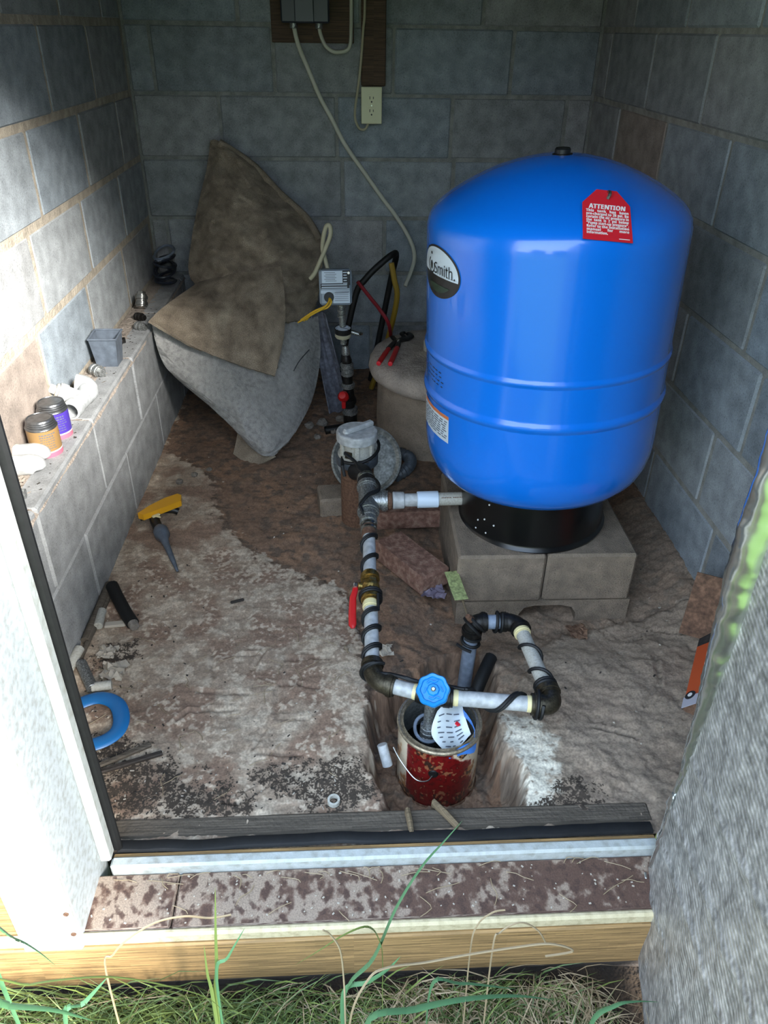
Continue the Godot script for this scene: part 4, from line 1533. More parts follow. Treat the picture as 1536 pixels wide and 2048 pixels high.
	mb = MB.new()
	mb.x = wf
	mb.lathe([Vector2(0, 0.0120), Vector2(0.0048, 0.0120), Vector2(0.0045, 0.0150), Vector2(0.003, 0.0165), Vector2(0, 0.0165)], 14)
	put("wheel_screw", mb, M.steel, wheel)
	mb = MB.new()
	collar(mb, val + d3 * 0.040, val + d3 * 0.050, R * 1.04, 0.02, 1)
	put("pvc_adapter", mb, M.pvc_yellow, run)
	pipe(run, "pvc_pipe", val + d3 * 0.048, e2 - d3 * 0.048, R, M.pvc)
	mb = MB.new()
	collar(mb, e2 - d3 * 0.052, e2 - d3 * 0.042, R * 1.05, 0.03, 1)
	put("pvc_adapter", mb, M.pvc_yellow, run)
	var d4 := (e3 - e2).normalized()
	mb = MB.new()
	bend(mb, e2 - d3 * 0.030, e2 + Vector3(0.004, 0, 0.004), e2 + d4 * 0.032, 0.0195)
	collar(mb, e2 - d3 * 0.044, e2 - d3 * 0.020, 0.0215, 0.12, 1)
	collar(mb, e2 + d4 * 0.026, e2 + d4 * 0.048, 0.0215, 0.12, 1)
	put("brass_elbow", mb, M.brass_dull, run)
	# back along the right, fitting with tape, left and down into the ground
	pipe(run, "pvc_pipe", e2 + d4 * 0.046, e3 - d4 * 0.034, R, M.pvc_dirty)
	mb = MB.new()
	collar(mb, e3 - d4 * 0.046, e3 - d4 * 0.026, R * 1.1, 0.10, 1)
	put("pvc_adapter", mb, M.pvc_yellow, run)
	var d5 := (e4 - e3).normalized()
	mb = MB.new()
	bend(mb, e3 - d4 * 0.030, e3, e3 + d5 * 0.034, 0.0200)
	collar(mb, e3 - d4 * 0.034, e3 - d4 * 0.016, 0.0205, 0.10, 1)
	collar(mb, e3 + d5 * 0.020, e3 + d5 * 0.040, 0.0205, 0.10, 1)
	put("metal_elbow", mb, M.dark_metal, run)
	pipe(run, "pvc_pipe", e3 + d5 * 0.038, e4 - d5 * 0.010, R * 1.05, M.pvc_grey)
	var foot := Vector3(0.262, -0.10, -1.245)
	var d6 := (foot - e4).normalized()
	mb = MB.new()
	bend(mb, e4 - d5 * 0.020, e4, e4 + d6 * 0.024, 0.0195)
	collar(mb, e4 - d5 * 0.030, e4 - d5 * 0.014, 0.0205, 0.10, 1)
	collar(mb, e4 + d6 * 0.014, e4 + d6 * 0.034, 0.0205, 0.12, 1)
	put("metal_elbow", mb, M.dark_metal, run)
	mb = MB.new()
	mb.cyl(e4 + Vector3(-0.006, 0.010, 0.004), e4 + Vector3(-0.016, 0.026, 0.010), 0.0085, 0.006, 10, 0.001)
	put("copper_plug", mb, M.rusty_casing, run)
	pipe(run, "pvc_pipe", e4 + d6 * 0.032, foot, R * 1.05, M.pvc_grey)

	# pipe from the tee to the tank
	var t0 := tee + out * 0.048
	var t1 := Vector3(0.318, 0.200, -1.622)
	var dt := (t1 - t0).normalized()
	var tp := thing("tank_feed_pipe", "short white plastic pipe with a pale blue coupling feeding the tank", "pipe")
	mb = MB.new()
	collar(mb, t0, t0 + dt * 0.012, 0.0205, 0.10, 1)
	put("rusty_bushing", mb, M.rusty_casing, tp)
	mb = MB.new()
	mb.cyl(t0 + dt * 0.014, t0 + dt * 0.044, 0.0225, 0.0215, 12, 0.002)
	put("male_adapter", mb, M.pvc, tp)
	pipe(tp, "pvc_pipe", t0 + dt * 0.042, t0 + dt * 0.082, 0.0168, M.pvc)
	pipe(tp, "coupling", t0 + dt * 0.076, t0 + dt * 0.130, 0.0212, M.pvc_bluish)
	var pp := pipe(tp, "pvc_pipe", t0 + dt * 0.126, t1, 0.0168, M.pvc_dirty)
	mb = MB.new()
	var pf := MB.frame(t0, t1)
	for i in 12:
		var y := 0.138 + i * 0.0042 + (0.004 if i > 5 else 0.0)
		mb.box(t0 + dt * y + Vector3(0, 0.0112, 0.0124), Vector3(0.0026, 0.0028, 0.0005), 0.0, Basis(Vector3.RIGHT, -0.84))
	put("pipe_print", mb, M.rusty_casing, pp)

	# black heat cable wound round the pipes
	var hc := thing("heat_cable", "thin black heating cable wound in spirals round the white pipes", "cable")
	mb = MB.new()
	var w := 0.0036
	var cable := []
	cable.append_array([Vector3(-0.006, 0.245, -1.79), Vector3(0.022, 0.232, -1.765), Vector3(0.036, 0.225, -1.73), tee + Vector3(0.022, 0.026, -0.06), tee + Vector3(0.028, 0.028, -0.01), tee + Vector3(0.0, 0.030, 0.018), tee + Vector3(-0.022, 0.018, 0.045)])
	cable = smooth_path(cable, 6)
	cable.append_array(helix(tee + d1 * 0.12, tee + d1 * 0.255, R + w, -2.0, 2.4))
	cable.append_array(helix(v0 + d1 * 0.052, v0 + d1 * 0.070, 0.0235, -1.2, 2.0))
	cable.append_array(helix(v0 + d1 * 0.105, e1 - d1 * 0.055, R + w, -2.6, 1.0))
	mb.tube(cable, w, 7)
	var second := []
	for i in cable.size():
		var k: Vector3 = cable[mini(i + 1, cable.size() - 1)] - cable[maxi(i - 1, 0)]
		second.append(cable[i] + k.normalized().cross(Vector3.UP).cross(k).normalized() * 0.0 + d1 * 0.0058)
	mb.tube(second, w * 0.9, 7)
	put("cable_run", mb, M.black_rubber, hc)
	mb = MB.new()
	var c2 := helix(e1 - d1 * 0.030, e1 - d1 * 0.006, 0.0235, -1.0, 0.8)
	c2.append_array(smooth_path([e1 + d2 * 0.03 + Vector3(0, 0.016, -0.014), e1 + d2 * 0.060 + Vector3(0, 0.022, -0.008), val - d2 * 0.040 + Vector3(0, 0.018, -0.010), val + Vector3(0, 0.010, -0.024), val + d3 * 0.050 + Vector3(0, 0.014, -0.012)], 6))
	c2.append_array(helix(val + d3 * 0.060, e2 - d3 * 0.060, R + w, 1.15, 3.6, 20))
	mb.tube(c2, w, 7)
	var c3 := []
	for p in c2:
		c3.append(p + d3 * 0.0065)
	mb.tube(c3, w, 7)
	put("cable_run", mb, M.black_rubber, hc)
	mb = MB.new()
	var c4 := helix(e2 - d3 * 0.036, e2 - d3 * 0.024, 0.0265, 1.3, 0.3)
	c4.append_array(helix(e2 + d4 * 0.050, e3 - d4 * 0.05, R + w, 2.1, 0.4))
	mb.tube(c4, w, 7)
	mb.tube(helix(e2 + d4 * 0.046, e2 + d4 * 0.060, R + w + 0.002, 2.2, 0.0), w, 7)
	mb.tube(helix(e3 + d5 * 0.034, e3 + d5 * 0.052, R + w + 0.003, 1.6, 0.0), w, 7)
	put("cable_run", mb, M.black_rubber, hc)
	mb = MB.new()
	mb.tube(helix(e4 + d6 * 0.036, e4 + d6 * 0.062, R + w + 0.001, 1.6, 0.6), w, 7)
	mb.tube(helix(e4 + d5 * 0.004 + Vector3(0.012, 0, 0), e4 + Vector3(-0.004, -0.012, 0.006), 0.0250, 1.4, 0.0), w, 7)
	mb.tube(smooth_path([e4 + d6 * 0.06 + Vector3(-0.03, 0, 0.0), e4 + d6 * 0.062 + Vector3(-0.018, 0, 0.012), e4 + d6 * 0.066 + Vector3(0.0, 0, 0.02)], 5), w, 7)
	put("cable_run", mb, M.black_rubber, hc)


# ---------------------------------------------------------------- well casing, concrete tile, manifold

func build_well_corner() -> void:
	# blocks that carry the tank
	for b in [[0.260, 0.469, "left"], [0.473, 0.687, "right"]]:
		var mb := MB.new()
		mb.box(Vector3((b[0] + b[1]) * 0.5, 0.0945, -1.622), Vector3(b[1] - b[0], 0.137, 0.405), 0.006, Basis(Vector3.UP, -0.012))
		var o := put("concrete_block", mb, M.old_block)
		tag(o, "brown grey concrete block under the tank, the one %s" % ("nearer the well pipes" if b[2] == "left" else "nearer the right wall"), "block", "blocks carrying the tank")
	var mb := MB.new()
	mb.x = Transform3D(Basis.IDENTITY, Vector3(0, 0, -1.622))
	var notch := PackedVector2Array([Vector2(0.262, -0.075), Vector2(0.415, -0.075), Vector2(0.418, -0.015), Vector2(0.430, 0.004), Vector2(0.455, 0.011), Vector2(0.520, 0.011), Vector2(0.548, 0.004), Vector2(0.560, -0.015), Vector2(0.563, -0.075), Vector2(0.690, -0.075), Vector2(0.690, 0.0255), Vector2(0.262, 0.0255)])
	mb.prism(notch, -0.20, 0.200)
	var ob := put("concrete_block", mb, M.old_block)
	tag(ob, "lowest grey concrete block with a hollow core, half sunk under the tank", "block", "blocks carrying the tank")

	# well casing with a white screw cap
	var c := Vector3(0.029, 0, -1.848)
	var w := thing("well_casing", "rusty steel well casing with a white plastic screw cap", "well casing", c)
	mb = MB.new()
	mb.lathe([Vector2(0.046, -0.04), Vector2(0.046, 0.186), Vector2(0.040, 0.186)], 40)
	put("casing_pipe", mb, M.rusty_casing, w)
	mb = MB.new()
	mb.lathe([Vector2(0.040, 0.180), Vector2(0.054, 0.182), Vector2(0.058, 0.186), Vector2(0.058, 0.206), Vector2(0.055, 0.210), Vector2(0.044, 0.211)], 40)
	mb.box(Vector3(0.014, 0.197, 0.058), Vector3(0.022, 0.018, 0.018), 0.003)
	put("grey_collar", mb, M.conduit_grey, w)
	mb = MB.new()
	mb.lathe([Vector2(0.0, 0.208), Vector2(0.0525, 0.208), Vector2(0.0535, 0.212), Vector2(0.0525, 0.216), Vector2(0.0430, 0.218), Vector2(0.0430, 0.258)], 40)
	for k in 6:
		var a := TAU * k / 6.0 + 0.5
		mb.box(Vector3(cos(a) * 0.046, 0.236, -sin(a) * 0.046), Vector3(0.009, 0.042, 0.014), 0.002, Basis(Vector3.UP, a))
	put("cap_neck", mb, M.pvc_dirty, w)
	mb = MB.new()
	mb.lathe([Vector2(0.042, 0.256), Vector2(0.0555, 0.256), Vector2(0.0565, 0.259), Vector2(0.0565, 0.277), Vector2(0.0545, 0.281), Vector2(0.050, 0.2825), Vector2(0.046, 0.2805), Vector2(0.0, 0.2825)], 48)
	var cap := put("screw_cap", mb, M.pvc, w)
	mb = MB.new()
	mb.box(Vector3(0.004, 0.288, -0.004), Vector3(0.100, 0.016, 0.020), 0.005, Basis(Vector3.UP, deg_to_rad(38)))
	put("cap_grip", mb, M.pvc, cap)
	mb = MB.new()
	mb.box(Vector3(-0.024, 0.226, 0.0415), Vector3(0.022, 0.022, 0.003), 0.001, Basis(Vector3.UP, deg_to_rad(-30)))
	put("data_plate", mb, M.brass_dull, w)
	mb = MB.new()
	mb.tube([Vector3(0.002, 0.214, 0.056), Vector3(0.030, 0.213, 0.050)], 0.0035, 8)
	put("hose_clamp_screw", mb, M.steel, w)
	# black rubber hose from the casing to the tee
	mb = MB.new()
	mb.tube(smooth_path([Vector3(0.022, 0.185, -1.79), Vector3(0.036, 0.200, -1.765), Vector3(0.046, 0.206, -1.74), Vector3(0.050, 0.204, -1.715), Vector3(0.052, 0.200, -1.69)], 5), 0.0225, 16)
	var h := put("rubber_hose", mb, M.black_rubber)
	tag(h, "short black rubber hose between the well casing and the galvanised tee", "hose")
	mb = MB.new()
	collar(mb, Vector3(0.049, 0.205, -1.727), Vector3(0.0505, 0.203, -1.712), 0.0232, 0.05, 1)
	put("hose_clamp", mb, M.steel, h)
	# second cable looping round the cap neck
	mb = MB.new()
	var ring := []
	for i in 30:
		var a := TAU * i / 29.0 * 0.72 - 2.2
		ring.append(c + Vector3(cos(a) * 0.060, 0.226 + 0.016 * sin(a * 1.0 + 0.6), -sin(a) * 0.060))
	ring.append_array([Vector3(-0.012, 0.205, -1.785), Vector3(-0.006, 0.180, -1.775)])
	mb.tube(ring, 0.0045, 8)
	var cl := put("pump_cable", mb, M.black_rubber)
	tag(cl, "black pump cable looped round the neck of the white well cap", "cable")

	# round metal lid leaning behind the casing
	var lid := thing("metal_disc", "round dented grey metal lid leaning behind the well casing", "lid")
	var ln := Vector3(-0.05, 0.60, 0.80).normalized()
	lid.transform = Transform3D(MB.frame(Vector3.ZERO, ln).basis, Vector3(0.060, 0.088, -2.035))
	mb = MB.new()
	mb.lathe([Vector2(0.0, -0.002), Vector2(0.104, -0.004), Vector2(0.108, 0.000), Vector2(0.107, 0.006), Vector2(0.101, 0.008), Vector2(0.096, 0.004), Vector2(0.090, 0.001), Vector2(0.078, 0.004), Vector2(0.070, 0.003), Vector2(0.0, 0.004)], 56)
	put("disc_face", mb, M.lid_metal, lid)
	# ribbed hose end
	mb = MB.new()
	var hp := smooth_path([Vector3(0.150, 0.020, -2.05), Vector3(0.185, 0.022, -2.085), Vector3(0.205, 0.024, -2.13), Vector3(0.200, 0.024, -2.17), Vector3(0.170, 0.024, -2.20)], 14)
	var rr := []
	for i in hp.size():
		rr.append(0.0175 + 0.0030 * sin(i * PI * 0.5))
	mb.tube(hp, rr, 14)
	var rh := put("ribbed_hose", mb, M.conduit_grey)
	tag(rh, "ribbed grey flexible hose end beside the round metal lid", "hose")

	# loose bricks
	var specs := [
		["red_brick", "loose red brick with lime stained edges lying before the tank blocks", "brick", Vector3(0.163, 0.0235, -1.594), Vector3(0.207, 0.057, 0.092), -0.985, 0.0],
		["half_brick", "broken brown half brick left of the rusty casing", "old_block", Vector3(-0.042, 0.024, -1.905), Vector3(0.085, 0.062, 0.092), 0.12, 0.0],
		["brown_brick", "dull brown brick lying under the tank feed pipe", "brick", Vector3(0.180, 0.020, -1.840), Vector3(0.200, 0.057, 0.095), 0.03, 0.0],
	]
	for s in specs:
		mb = MB.new()
		mb.box(Vector3.ZERO, s[4], 0.006)
		# chip the corners a little
		for i in mb.v.size():
			var p := mb.v[i]
			mb.v[i] = p + Vector3(n1.get_noise_3dv(p * 30.0), n1.get_noise_3dv(p * 30.0 + Vector3(9, 0, 0)), n1.get_noise_3dv(p * 30.0 + Vector3(0, 7, 0))) * 0.003
		var o := put(s[0], mb, M[s[2]])
		o.transform = Transform3D(Basis(Vector3.UP, s[5]), s[3])
		tag(o, s[1], "brick")

	# concrete well tile with its lid
	var ct := thing("concrete_well_tile", "round concrete well tile with a worn slab lid behind the tank", "well tile", Vector3(0.375, 0, -2.43))
	mb = MB.new()
	mb.lathe([Vector2(0.268, -0.05), Vector2(0.268, 0.05), Vector2(0.264, 0.214), Vector2(0.2, 0.214)], 72)
	put("tile_ring", mb, M.tile_wall, ct)
	mb = MB.new()
	var pr := [Vector2(0.0, 0.212), Vector2(0.278, 0.212), Vector2(0.290, 0.219), Vector2(0.295, 0.233), Vector2(0.293, 0.252), Vector2(0.282, 0.268), Vector2(0.264, 0.276)]
	for k in 9:
		pr.append(Vector2(0.264 * (1.0 - (k + 1) / 9.0), 0.278 + 0.004 * sin((k + 1) / 9.0 * PI * 0.5)))
	mb.lathe(pr, 72)
	for i in mb.v.size():
		var p := mb.v[i]
		mb.v[i] = p + p.normalized() * n1.get_noise_3dv(p * 7.0) * 0.007 + Vector3.UP * n2.get_noise_2d(p.x * 16.0, p.z * 16.0) * 0.003
	put("slab_lid", mb, M.old_slab, ct, 60.0)
	mb = MB.new()
	mb.lathe([Vector2(0.0, 0.0), Vector2(0.040, 0.0), Vector2(0.040, 0.03), Vector2(0.036, 0.036), Vector2(0, 0.037)], 28, Transform3D(Basis.IDENTITY, Vector3(0.305, 0.281, -2.45)))
	var pc := put("white_plug", mb, M.pvc_dirty)
	tag(pc, "white plastic pipe cap on the slab lid half behind the tank", "pipe cap")

	# pliers on the lid
	var pl := thing("pliers", "slip joint pliers with red handles lying on the concrete slab lid", "pliers", Vector3(0, 0.287, 0))
	for s in [[Vector3(0.109, 0, -2.322), Vector3(0.130, 0, -2.395), Vector3(0.150, 0, -2.460)], [Vector3(0.146, 0, -2.318), Vector3(0.164, 0, -2.400), Vector3(0.178, 0, -2.470)]]:
		mb = MB.new()
		mb.tube(smooth_path(s, 5), [0.0065, 0.0085, 0.009, 0.009, 0.009, 0.009, 0.009, 0.0085, 0.008, 0.008, 0.0075], 10, false, 0.7)
		put("grip", mb, M.handle_red, pl)
		mb = MB.new()
		mb.lathe([Vector2(0, 0), Vector2(0.008, 0.0), Vector2(0.0075, 0.006), Vector2(0, 0.008)], 12, MB.frame(s[0], s[0] * 2.0 - s[1]))
		put("grip_end", mb, M.tag_red, pl)
	mb = MB.new()
	mb.tube(smooth_path([Vector3(0.148, 0, -2.452), Vector3(0.170, 0.002, -2.500), Vector3(0.196, 0.003, -2.530), Vector3(0.218, 0.003, -2.540), Vector3(0.232, 0.003, -2.565), Vector3(0.224, 0.003, -2.590)], 5), 0.011, 8, false, 0.6)
	mb.tube(smooth_path([Vector3(0.176, 0, -2.462), Vector3(0.182, 0.004, -2.500), Vector3(0.170, 0.004, -2.535), Vector3(0.166, 0.004, -2.555)], 5), 0.009, 8, false, 0.6)
	mb.tube(smooth_path([Vector3(0.196, 0.003, -2.530), Vector3(0.206, 0.003, -2.560), Vector3(0.200, 0.003, -2.590), Vector3(0.212, 0.003, -2.602)], 4), 0.008, 8, false, 0.6)
	put("jaws", mb, M.black_plastic, pl)
	mb = MB.new()
	mb.cyl(Vector3(0.182, 0.004, -2.505), Vector3(0.182, 0.013, -2.505), 0.007, -1, 10, 0.001)
	put("pivot", mb, M.steel, pl)

	# the pressure switch manifold standing at the back
	var mf := thing("switch_manifold", "upright pipe stack with gauge and valve carrying the grey pressure switch", "pipe stack", Vector3(0.0, 0, -2.42))
	mb = MB.new()
	mb.cyl(Vector3(0.018, -0.02, 0), Vector3(0.014, 0.07, 0), 0.024, -1, 20, 0.002)
	mb.cyl(Vector3(0.018, 0.012, 0), Vector3(-0.075, 0.006, 0.02), 0.016, -1, 16, 0.002)
	mb.cyl(Vector3(0.018, 0.016, 0), Vector3(0.10, 0.012, 0.03), 0.017, -1, 16, 0.002)
	put("bottom_cross", mb, M.dark_metal, mf)
	mb = MB.new()
	collar(mb, Vector3(0.015, 0.062, 0), Vector3(0.013, 0.088, 0), 0.024, 0.12, 2)
	put("union_nut", mb, M.galvanised, mf)
	mb = MB.new()
	mb.cyl(Vector3(0.013, 0.088, 0), Vector3(0.009, 0.160, 0), 0.0185, -1, 20, 0.002)
	mb.cyl(Vector3(0.011, 0.134, 0), Vector3(-0.004, 0.142, 0.034), 0.010, -1, 12, 0.001)
	collar(mb, Vector3(0.013, 0.100, 0), Vector3(0.012, 0.125, 0), 0.021, 0.15, 1)
	put("stop_valve", mb, M.dark_metal, mf)
	mb = MB.new()
	mb.lathe([Vector2(0, 0), Vector2(0.012, 0.0), Vector2(0.018, 0.006), Vector2(0.019, 0.022), Vector2(0.012, 0.032), Vector2(0, 0.034)], 10, MB.frame(Vector3(-0.004, 0.136, 0.030), Vector3(-0.014, 0.160, 0.060)))
	mb.box(Vector3(-0.007, 0.120, 0.040), Vector3(0.014, 0.040, 0.010), 0.003)
	put("red_handle", mb, M.handle_red, mf)
	mb = MB.new()
	collar(mb, Vector3(0.009, 0.160, 0), Vector3(0.008, 0.178, 0), 0.021, 0.15, 1)
	put("lock_nut", mb, M.galvanised, mf)
	mb = MB.new()
	collar(mb, Vector3(0.007, 0.205, 0), Vector3(0.005, 0.250, 0), 0.019, 0.18, 3)
	put("threaded_coupling", mb, M.galvanised, mf)
	mb = MB.new()
	mb.cyl(Vector3(0.008, 0.176, 0), Vector3(0.005, 0.262, 0), 0.0165, -1, 20, 0.001)
	mb.lathe([Vector2(0.017, 0.0), Vector2(0.015, 0.012), Vector2(0.010, 0.022), Vector2(0.009, 0.062)], 18, MB.frame(Vector3(0.004, 0.258, 0), Vector3(0.0, 0.32, 0)))
	put("riser_pipe", mb, M.dark_metal, mf)
	mb = MB.new()
	mb.lathe([Vector2(0.010, 0.0), Vector2(0.014, 0.004), Vector2(0.014, 0.014), Vector2(0.010, 0.034)], 18, MB.frame(Vector3(0.003, 0.276, 0), Vector3(0.0, 0.32, 0)))
	put("brass_reducer", mb, M.galvanised, mf)
	mb = MB.new()
	mb.cyl(Vector3(-0.004, 0.315, 0), Vector3(-0.010, 0.460, 0), 0.011, -1, 18, 0.001)
	for y in [0.405, 0.422, 0.439]:
		mb.lathe([Vector2(0.011, 0), Vector2(0.0145, 0.002), Vector2(0.0145, 0.010), Vector2(0.011, 0.012)], 18, Transform3D(Basis.IDENTITY, Vector3(-0.009, y, 0)))
	mb.cyl(Vector3(0.0, 0.362, 0.0), Vector3(0.052, 0.350, 0.006), 0.0075, -1, 12, 0.001)
	put("steel_riser", mb, M.galvanised, mf)
	mb = MB.new()
	mb.lathe([Vector2(0, 0), Vector2(0.006, 0), Vector2(0.008, 0.006), Vector2(0, 0.010)], 10, Transform3D(Basis.IDENTITY, Vector3(0.052, 0.350, 0.010)))
	put("drain_tip", mb, M.steel, mf)
	# pressure gauge, dial upward
	var gf := Transform3D(Basis(Vector3.RIGHT, 0.10), Vector3(-0.006, 0.345, 0.014))
	mb = MB.new()
	mb.lathe([Vector2(0, 0), Vector2(0.0245, 0), Vector2(0.0265, 0.003), Vector2(0.0265, 0.014)], 32, gf)
	var ga := put("gauge_case", mb, M.wire_ivory, mf)
	mb = MB.new()
	mb.lathe([Vector2(0.0265, 0.014), Vector2(0.0275, 0.015), Vector2(0.0280, 0.031), Vector2(0.0262, 0.033), Vector2(0.0250, 0.031)], 32, gf)
	put("gauge_bezel", mb, M.black_plastic, ga)
	mb = MB.new()
	mb.lathe([Vector2(0.0255, 0.0295), Vector2(0, 0.0297)], 32, gf)
	put("gauge_dial", mb, M.sticker_white, ga)
	mb = MB.new()
	mb.x = gf
	mb.box(Vector3(0.004, 0.0305, 0.001), Vector3(0.030, 0.0006, 0.0022), 0.0, Basis(Vector3.UP, -0.5))
	for k in 9:
		var a := lerpf(-0.6, PI + 0.6, k / 8.0)
		mb.box(Vector3(cos(a) * 0.021, 0.0303, -sin(a) * 0.021), Vector3(0.004, 0.0004, 0.0014), 0.0, Basis(Vector3.UP, a))
	put("gauge_needle", mb, M.ink, ga)
	# switch box
	var sf := Transform3D(Basis(Vector3.UP, 0.05) * Basis(Vector3.RIGHT, -0.16), Vector3(-0.028, 0.505, 0.0))
	mb = MB.new()
	mb.x = sf
	mb.box(Vector3.ZERO, Vector3(0.102, 0.108, 0.062), 0.007)
	var sb := put("switch_box", mb, M.switch_grey, mf)
	mb = MB.new()
	mb.x = sf
	mb.box(Vector3(-0.010, 0.033, 0.0313), Vector3(0.064, 0.036, 0.0012))
	mb.box(Vector3(0.018, -0.028, 0.0313), Vector3(0.052, 0.038, 0.0012))
	mb.box(Vector3(-0.002, -0.012, 0.0313), Vector3(0.090, 0.010, 0.0012))
	put("pale_label", mb, M.label_pale, sb)
	mb = MB.new()
	mb.x = sf
	mb.box(Vector3(0.034, 0.030, 0.0313), Vector3(0.024, 0.044, 0.0012))
	mb.box(Vector3(-0.002, 0.006, 0.0313), Vector3(0.090, 0.014, 0.0012))
	put("dark_label", mb, M.ink, sb)
	mb = MB.new()
	mb.x = sf
	for k in 5:
		mb.box(Vector3(0.030, 0.046 - k * 0.008, 0.0321), Vector3(0.013 - (k % 2) * 0.003, 0.0028, 0.0006))
	mb.box(Vector3(-0.004, 0.009, 0.0321), Vector3(0.080, 0.003, 0.0006))
	mb.box(Vector3(-0.004, 0.002, 0.0321), Vector3(0.080, 0.003, 0.0006))
	put("pale_print", mb, M.label_pale, sb).set_meta("kind", "stuff")
	mb = MB.new()
	mb.x = sf
	for k in 6:
		mb.box(Vector3(-0.018 + (k % 2) * 0.004, 0.046 - k * 0.005, 0.0321), Vector3(0.034, 0.0014, 0.0006))
	for k in 5:
		mb.box(Vector3(0.018, -0.015 - k * 0.006, 0.0321), Vector3(0.044, 0.0012, 0.0006))
	put("grey_print", mb, M.ink_grey, sb).set_meta("kind", "stuff")
	mb = MB.new()
	mb.x = sf
	mb.cyl(Vector3(-0.022, -0.028, 0.028), Vector3(-0.022, -0.028, 0.0325), 0.016, -1, 20)
	put("wire_hole", mb, M.ink, sb)
	mb = MB.new()
	mb.x = sf
	mb.cyl(Vector3(0.041, 0.045, 0.031), Vector3(0.041, 0.045, 0.036), 0.005, 0.004, 10)
	put("cover_screw", mb, M.steel, sb)
	var yw := thing("yellow_wires", "bundle of yellow wires hanging out of the pressure switch", "wire")
	for k in 4:
		mb = MB.new()
		var o3 := Vector3(0.003 * k, 0.004 * sin(k * 2.0), 0.004 * cos(k * 1.7))
		mb.tube(smooth_path([Vector3(-0.047, 0.481, -2.388), Vector3(-0.050, 0.470, -2.374) + o3, Vector3(-0.066, 0.452, -2.372) + o3, Vector3(-0.100, 0.430 + k * 0.004, -2.382) + o3, Vector3(-0.150 + k * 0.006, 0.398 + k * 0.003, -2.395) + o3], 6), 0.0028, 7)
		put("wire", mb, M.wire_yellow, yw)
	mb = MB.new()
	mb.tube(smooth_path([Vector3(-0.108, 0.520, -2.455), Vector3(-0.092, 0.541, -2.45), Vector3(-0.073, 0.58, -2.45), Vector3(-0.055, 0.619, -2.45), Vector3(-0.040, 0.656, -2.452), Vector3(-0.041, 0.681, -2.455), Vector3(-0.052, 0.681, -2.458), Vector3(-0.062, 0.649, -2.460), Vector3(-0.066, 0.611, -2.462), Vector3(-0.059, 0.58, -2.462), Vector3(-0.050, 0.545, -2.455)], 6), 0.0068, 10)
	var lc := put("looped_cable", mb, M.wire_ivory)
	tag(lc, "ivory cable twisted in a loop above the pressure switch", "cable")

	# hoses and a strip of cloth in the dark behind
	mb = MB.new()
	mb.tube(smooth_path([Vector3(0.046, 0.471, -2.60), Vector3(0.089, 0.416, -2.60), Vector3(0.124, 0.372, -2.60), Vector3(0.156, 0.318, -2.60), Vector3(0.17, 0.19, -2.72), Vector3(0.15, 0.01, -2.74)], 5), 0.0065, 8)
	tag(put("red_hose", mb, M.hose_red), "thin red hose sloping down behind the manifold", "hose")
	mb = MB.new()
	mb.tube(smooth_path([Vector3(0.164, 0.518, -2.66), Vector3(0.175, 0.462, -2.655), Vector3(0.186, 0.392, -2.66), Vector3(0.160, 0.22, -2.73), Vector3(0.10, 0.01, -2.76)], 5), 0.010, 8)
	tag(put("yellow_hose", mb, M.hose_yellow), "dull yellow hose hanging behind the concrete tile", "hose")
	mb = MB.new()
	mb.tube(smooth_path([Vector3(-0.02, -0.01, -2.64), Vector3(0.0, 0.22, -2.65), Vector3(0.041, 0.41, -2.655), Vector3(0.073, 0.462, -2.655), Vector3(0.116, 0.505, -2.66), Vector3(0.167, 0.540, -2.68), Vector3(0.185, 0.520, -2.74), Vector3(0.17, 0.40, -2.82), Vector3(0.10, 0.01, -2.84)], 5), 0.011, 10)
	tag(put("black_hose", mb, M.black_rubber), "thick black hose arched in the dark behind the tank", "hose")
	var rows := []
	for i in 25:
		var row := []
		var t := i / 24.0
		for j in 9:
			var s := j / 8.0 - 0.5
			var x := lerpf(-0.095, -0.020, t) + s * lerpf(0.05, 0.075, t)
			row.append(Vector3(x, lerpf(0.36, -0.006, t), -2.60 - 0.02 * cos(s * PI) + 0.008 * sin(s * 14.0 + t * 3.0) + 0.04 * t))
		rows.append(row)
	mb = MB.new()
	mb.sheet(rows, 0.004)
	tag(put("cloth_strip", mb, M.grey_cloth), "bluish grey cloth strip hanging between the canvas and the manifold", "cloth")


# ---------------------------------------------------------------- old canvas and felt leaning in the corner

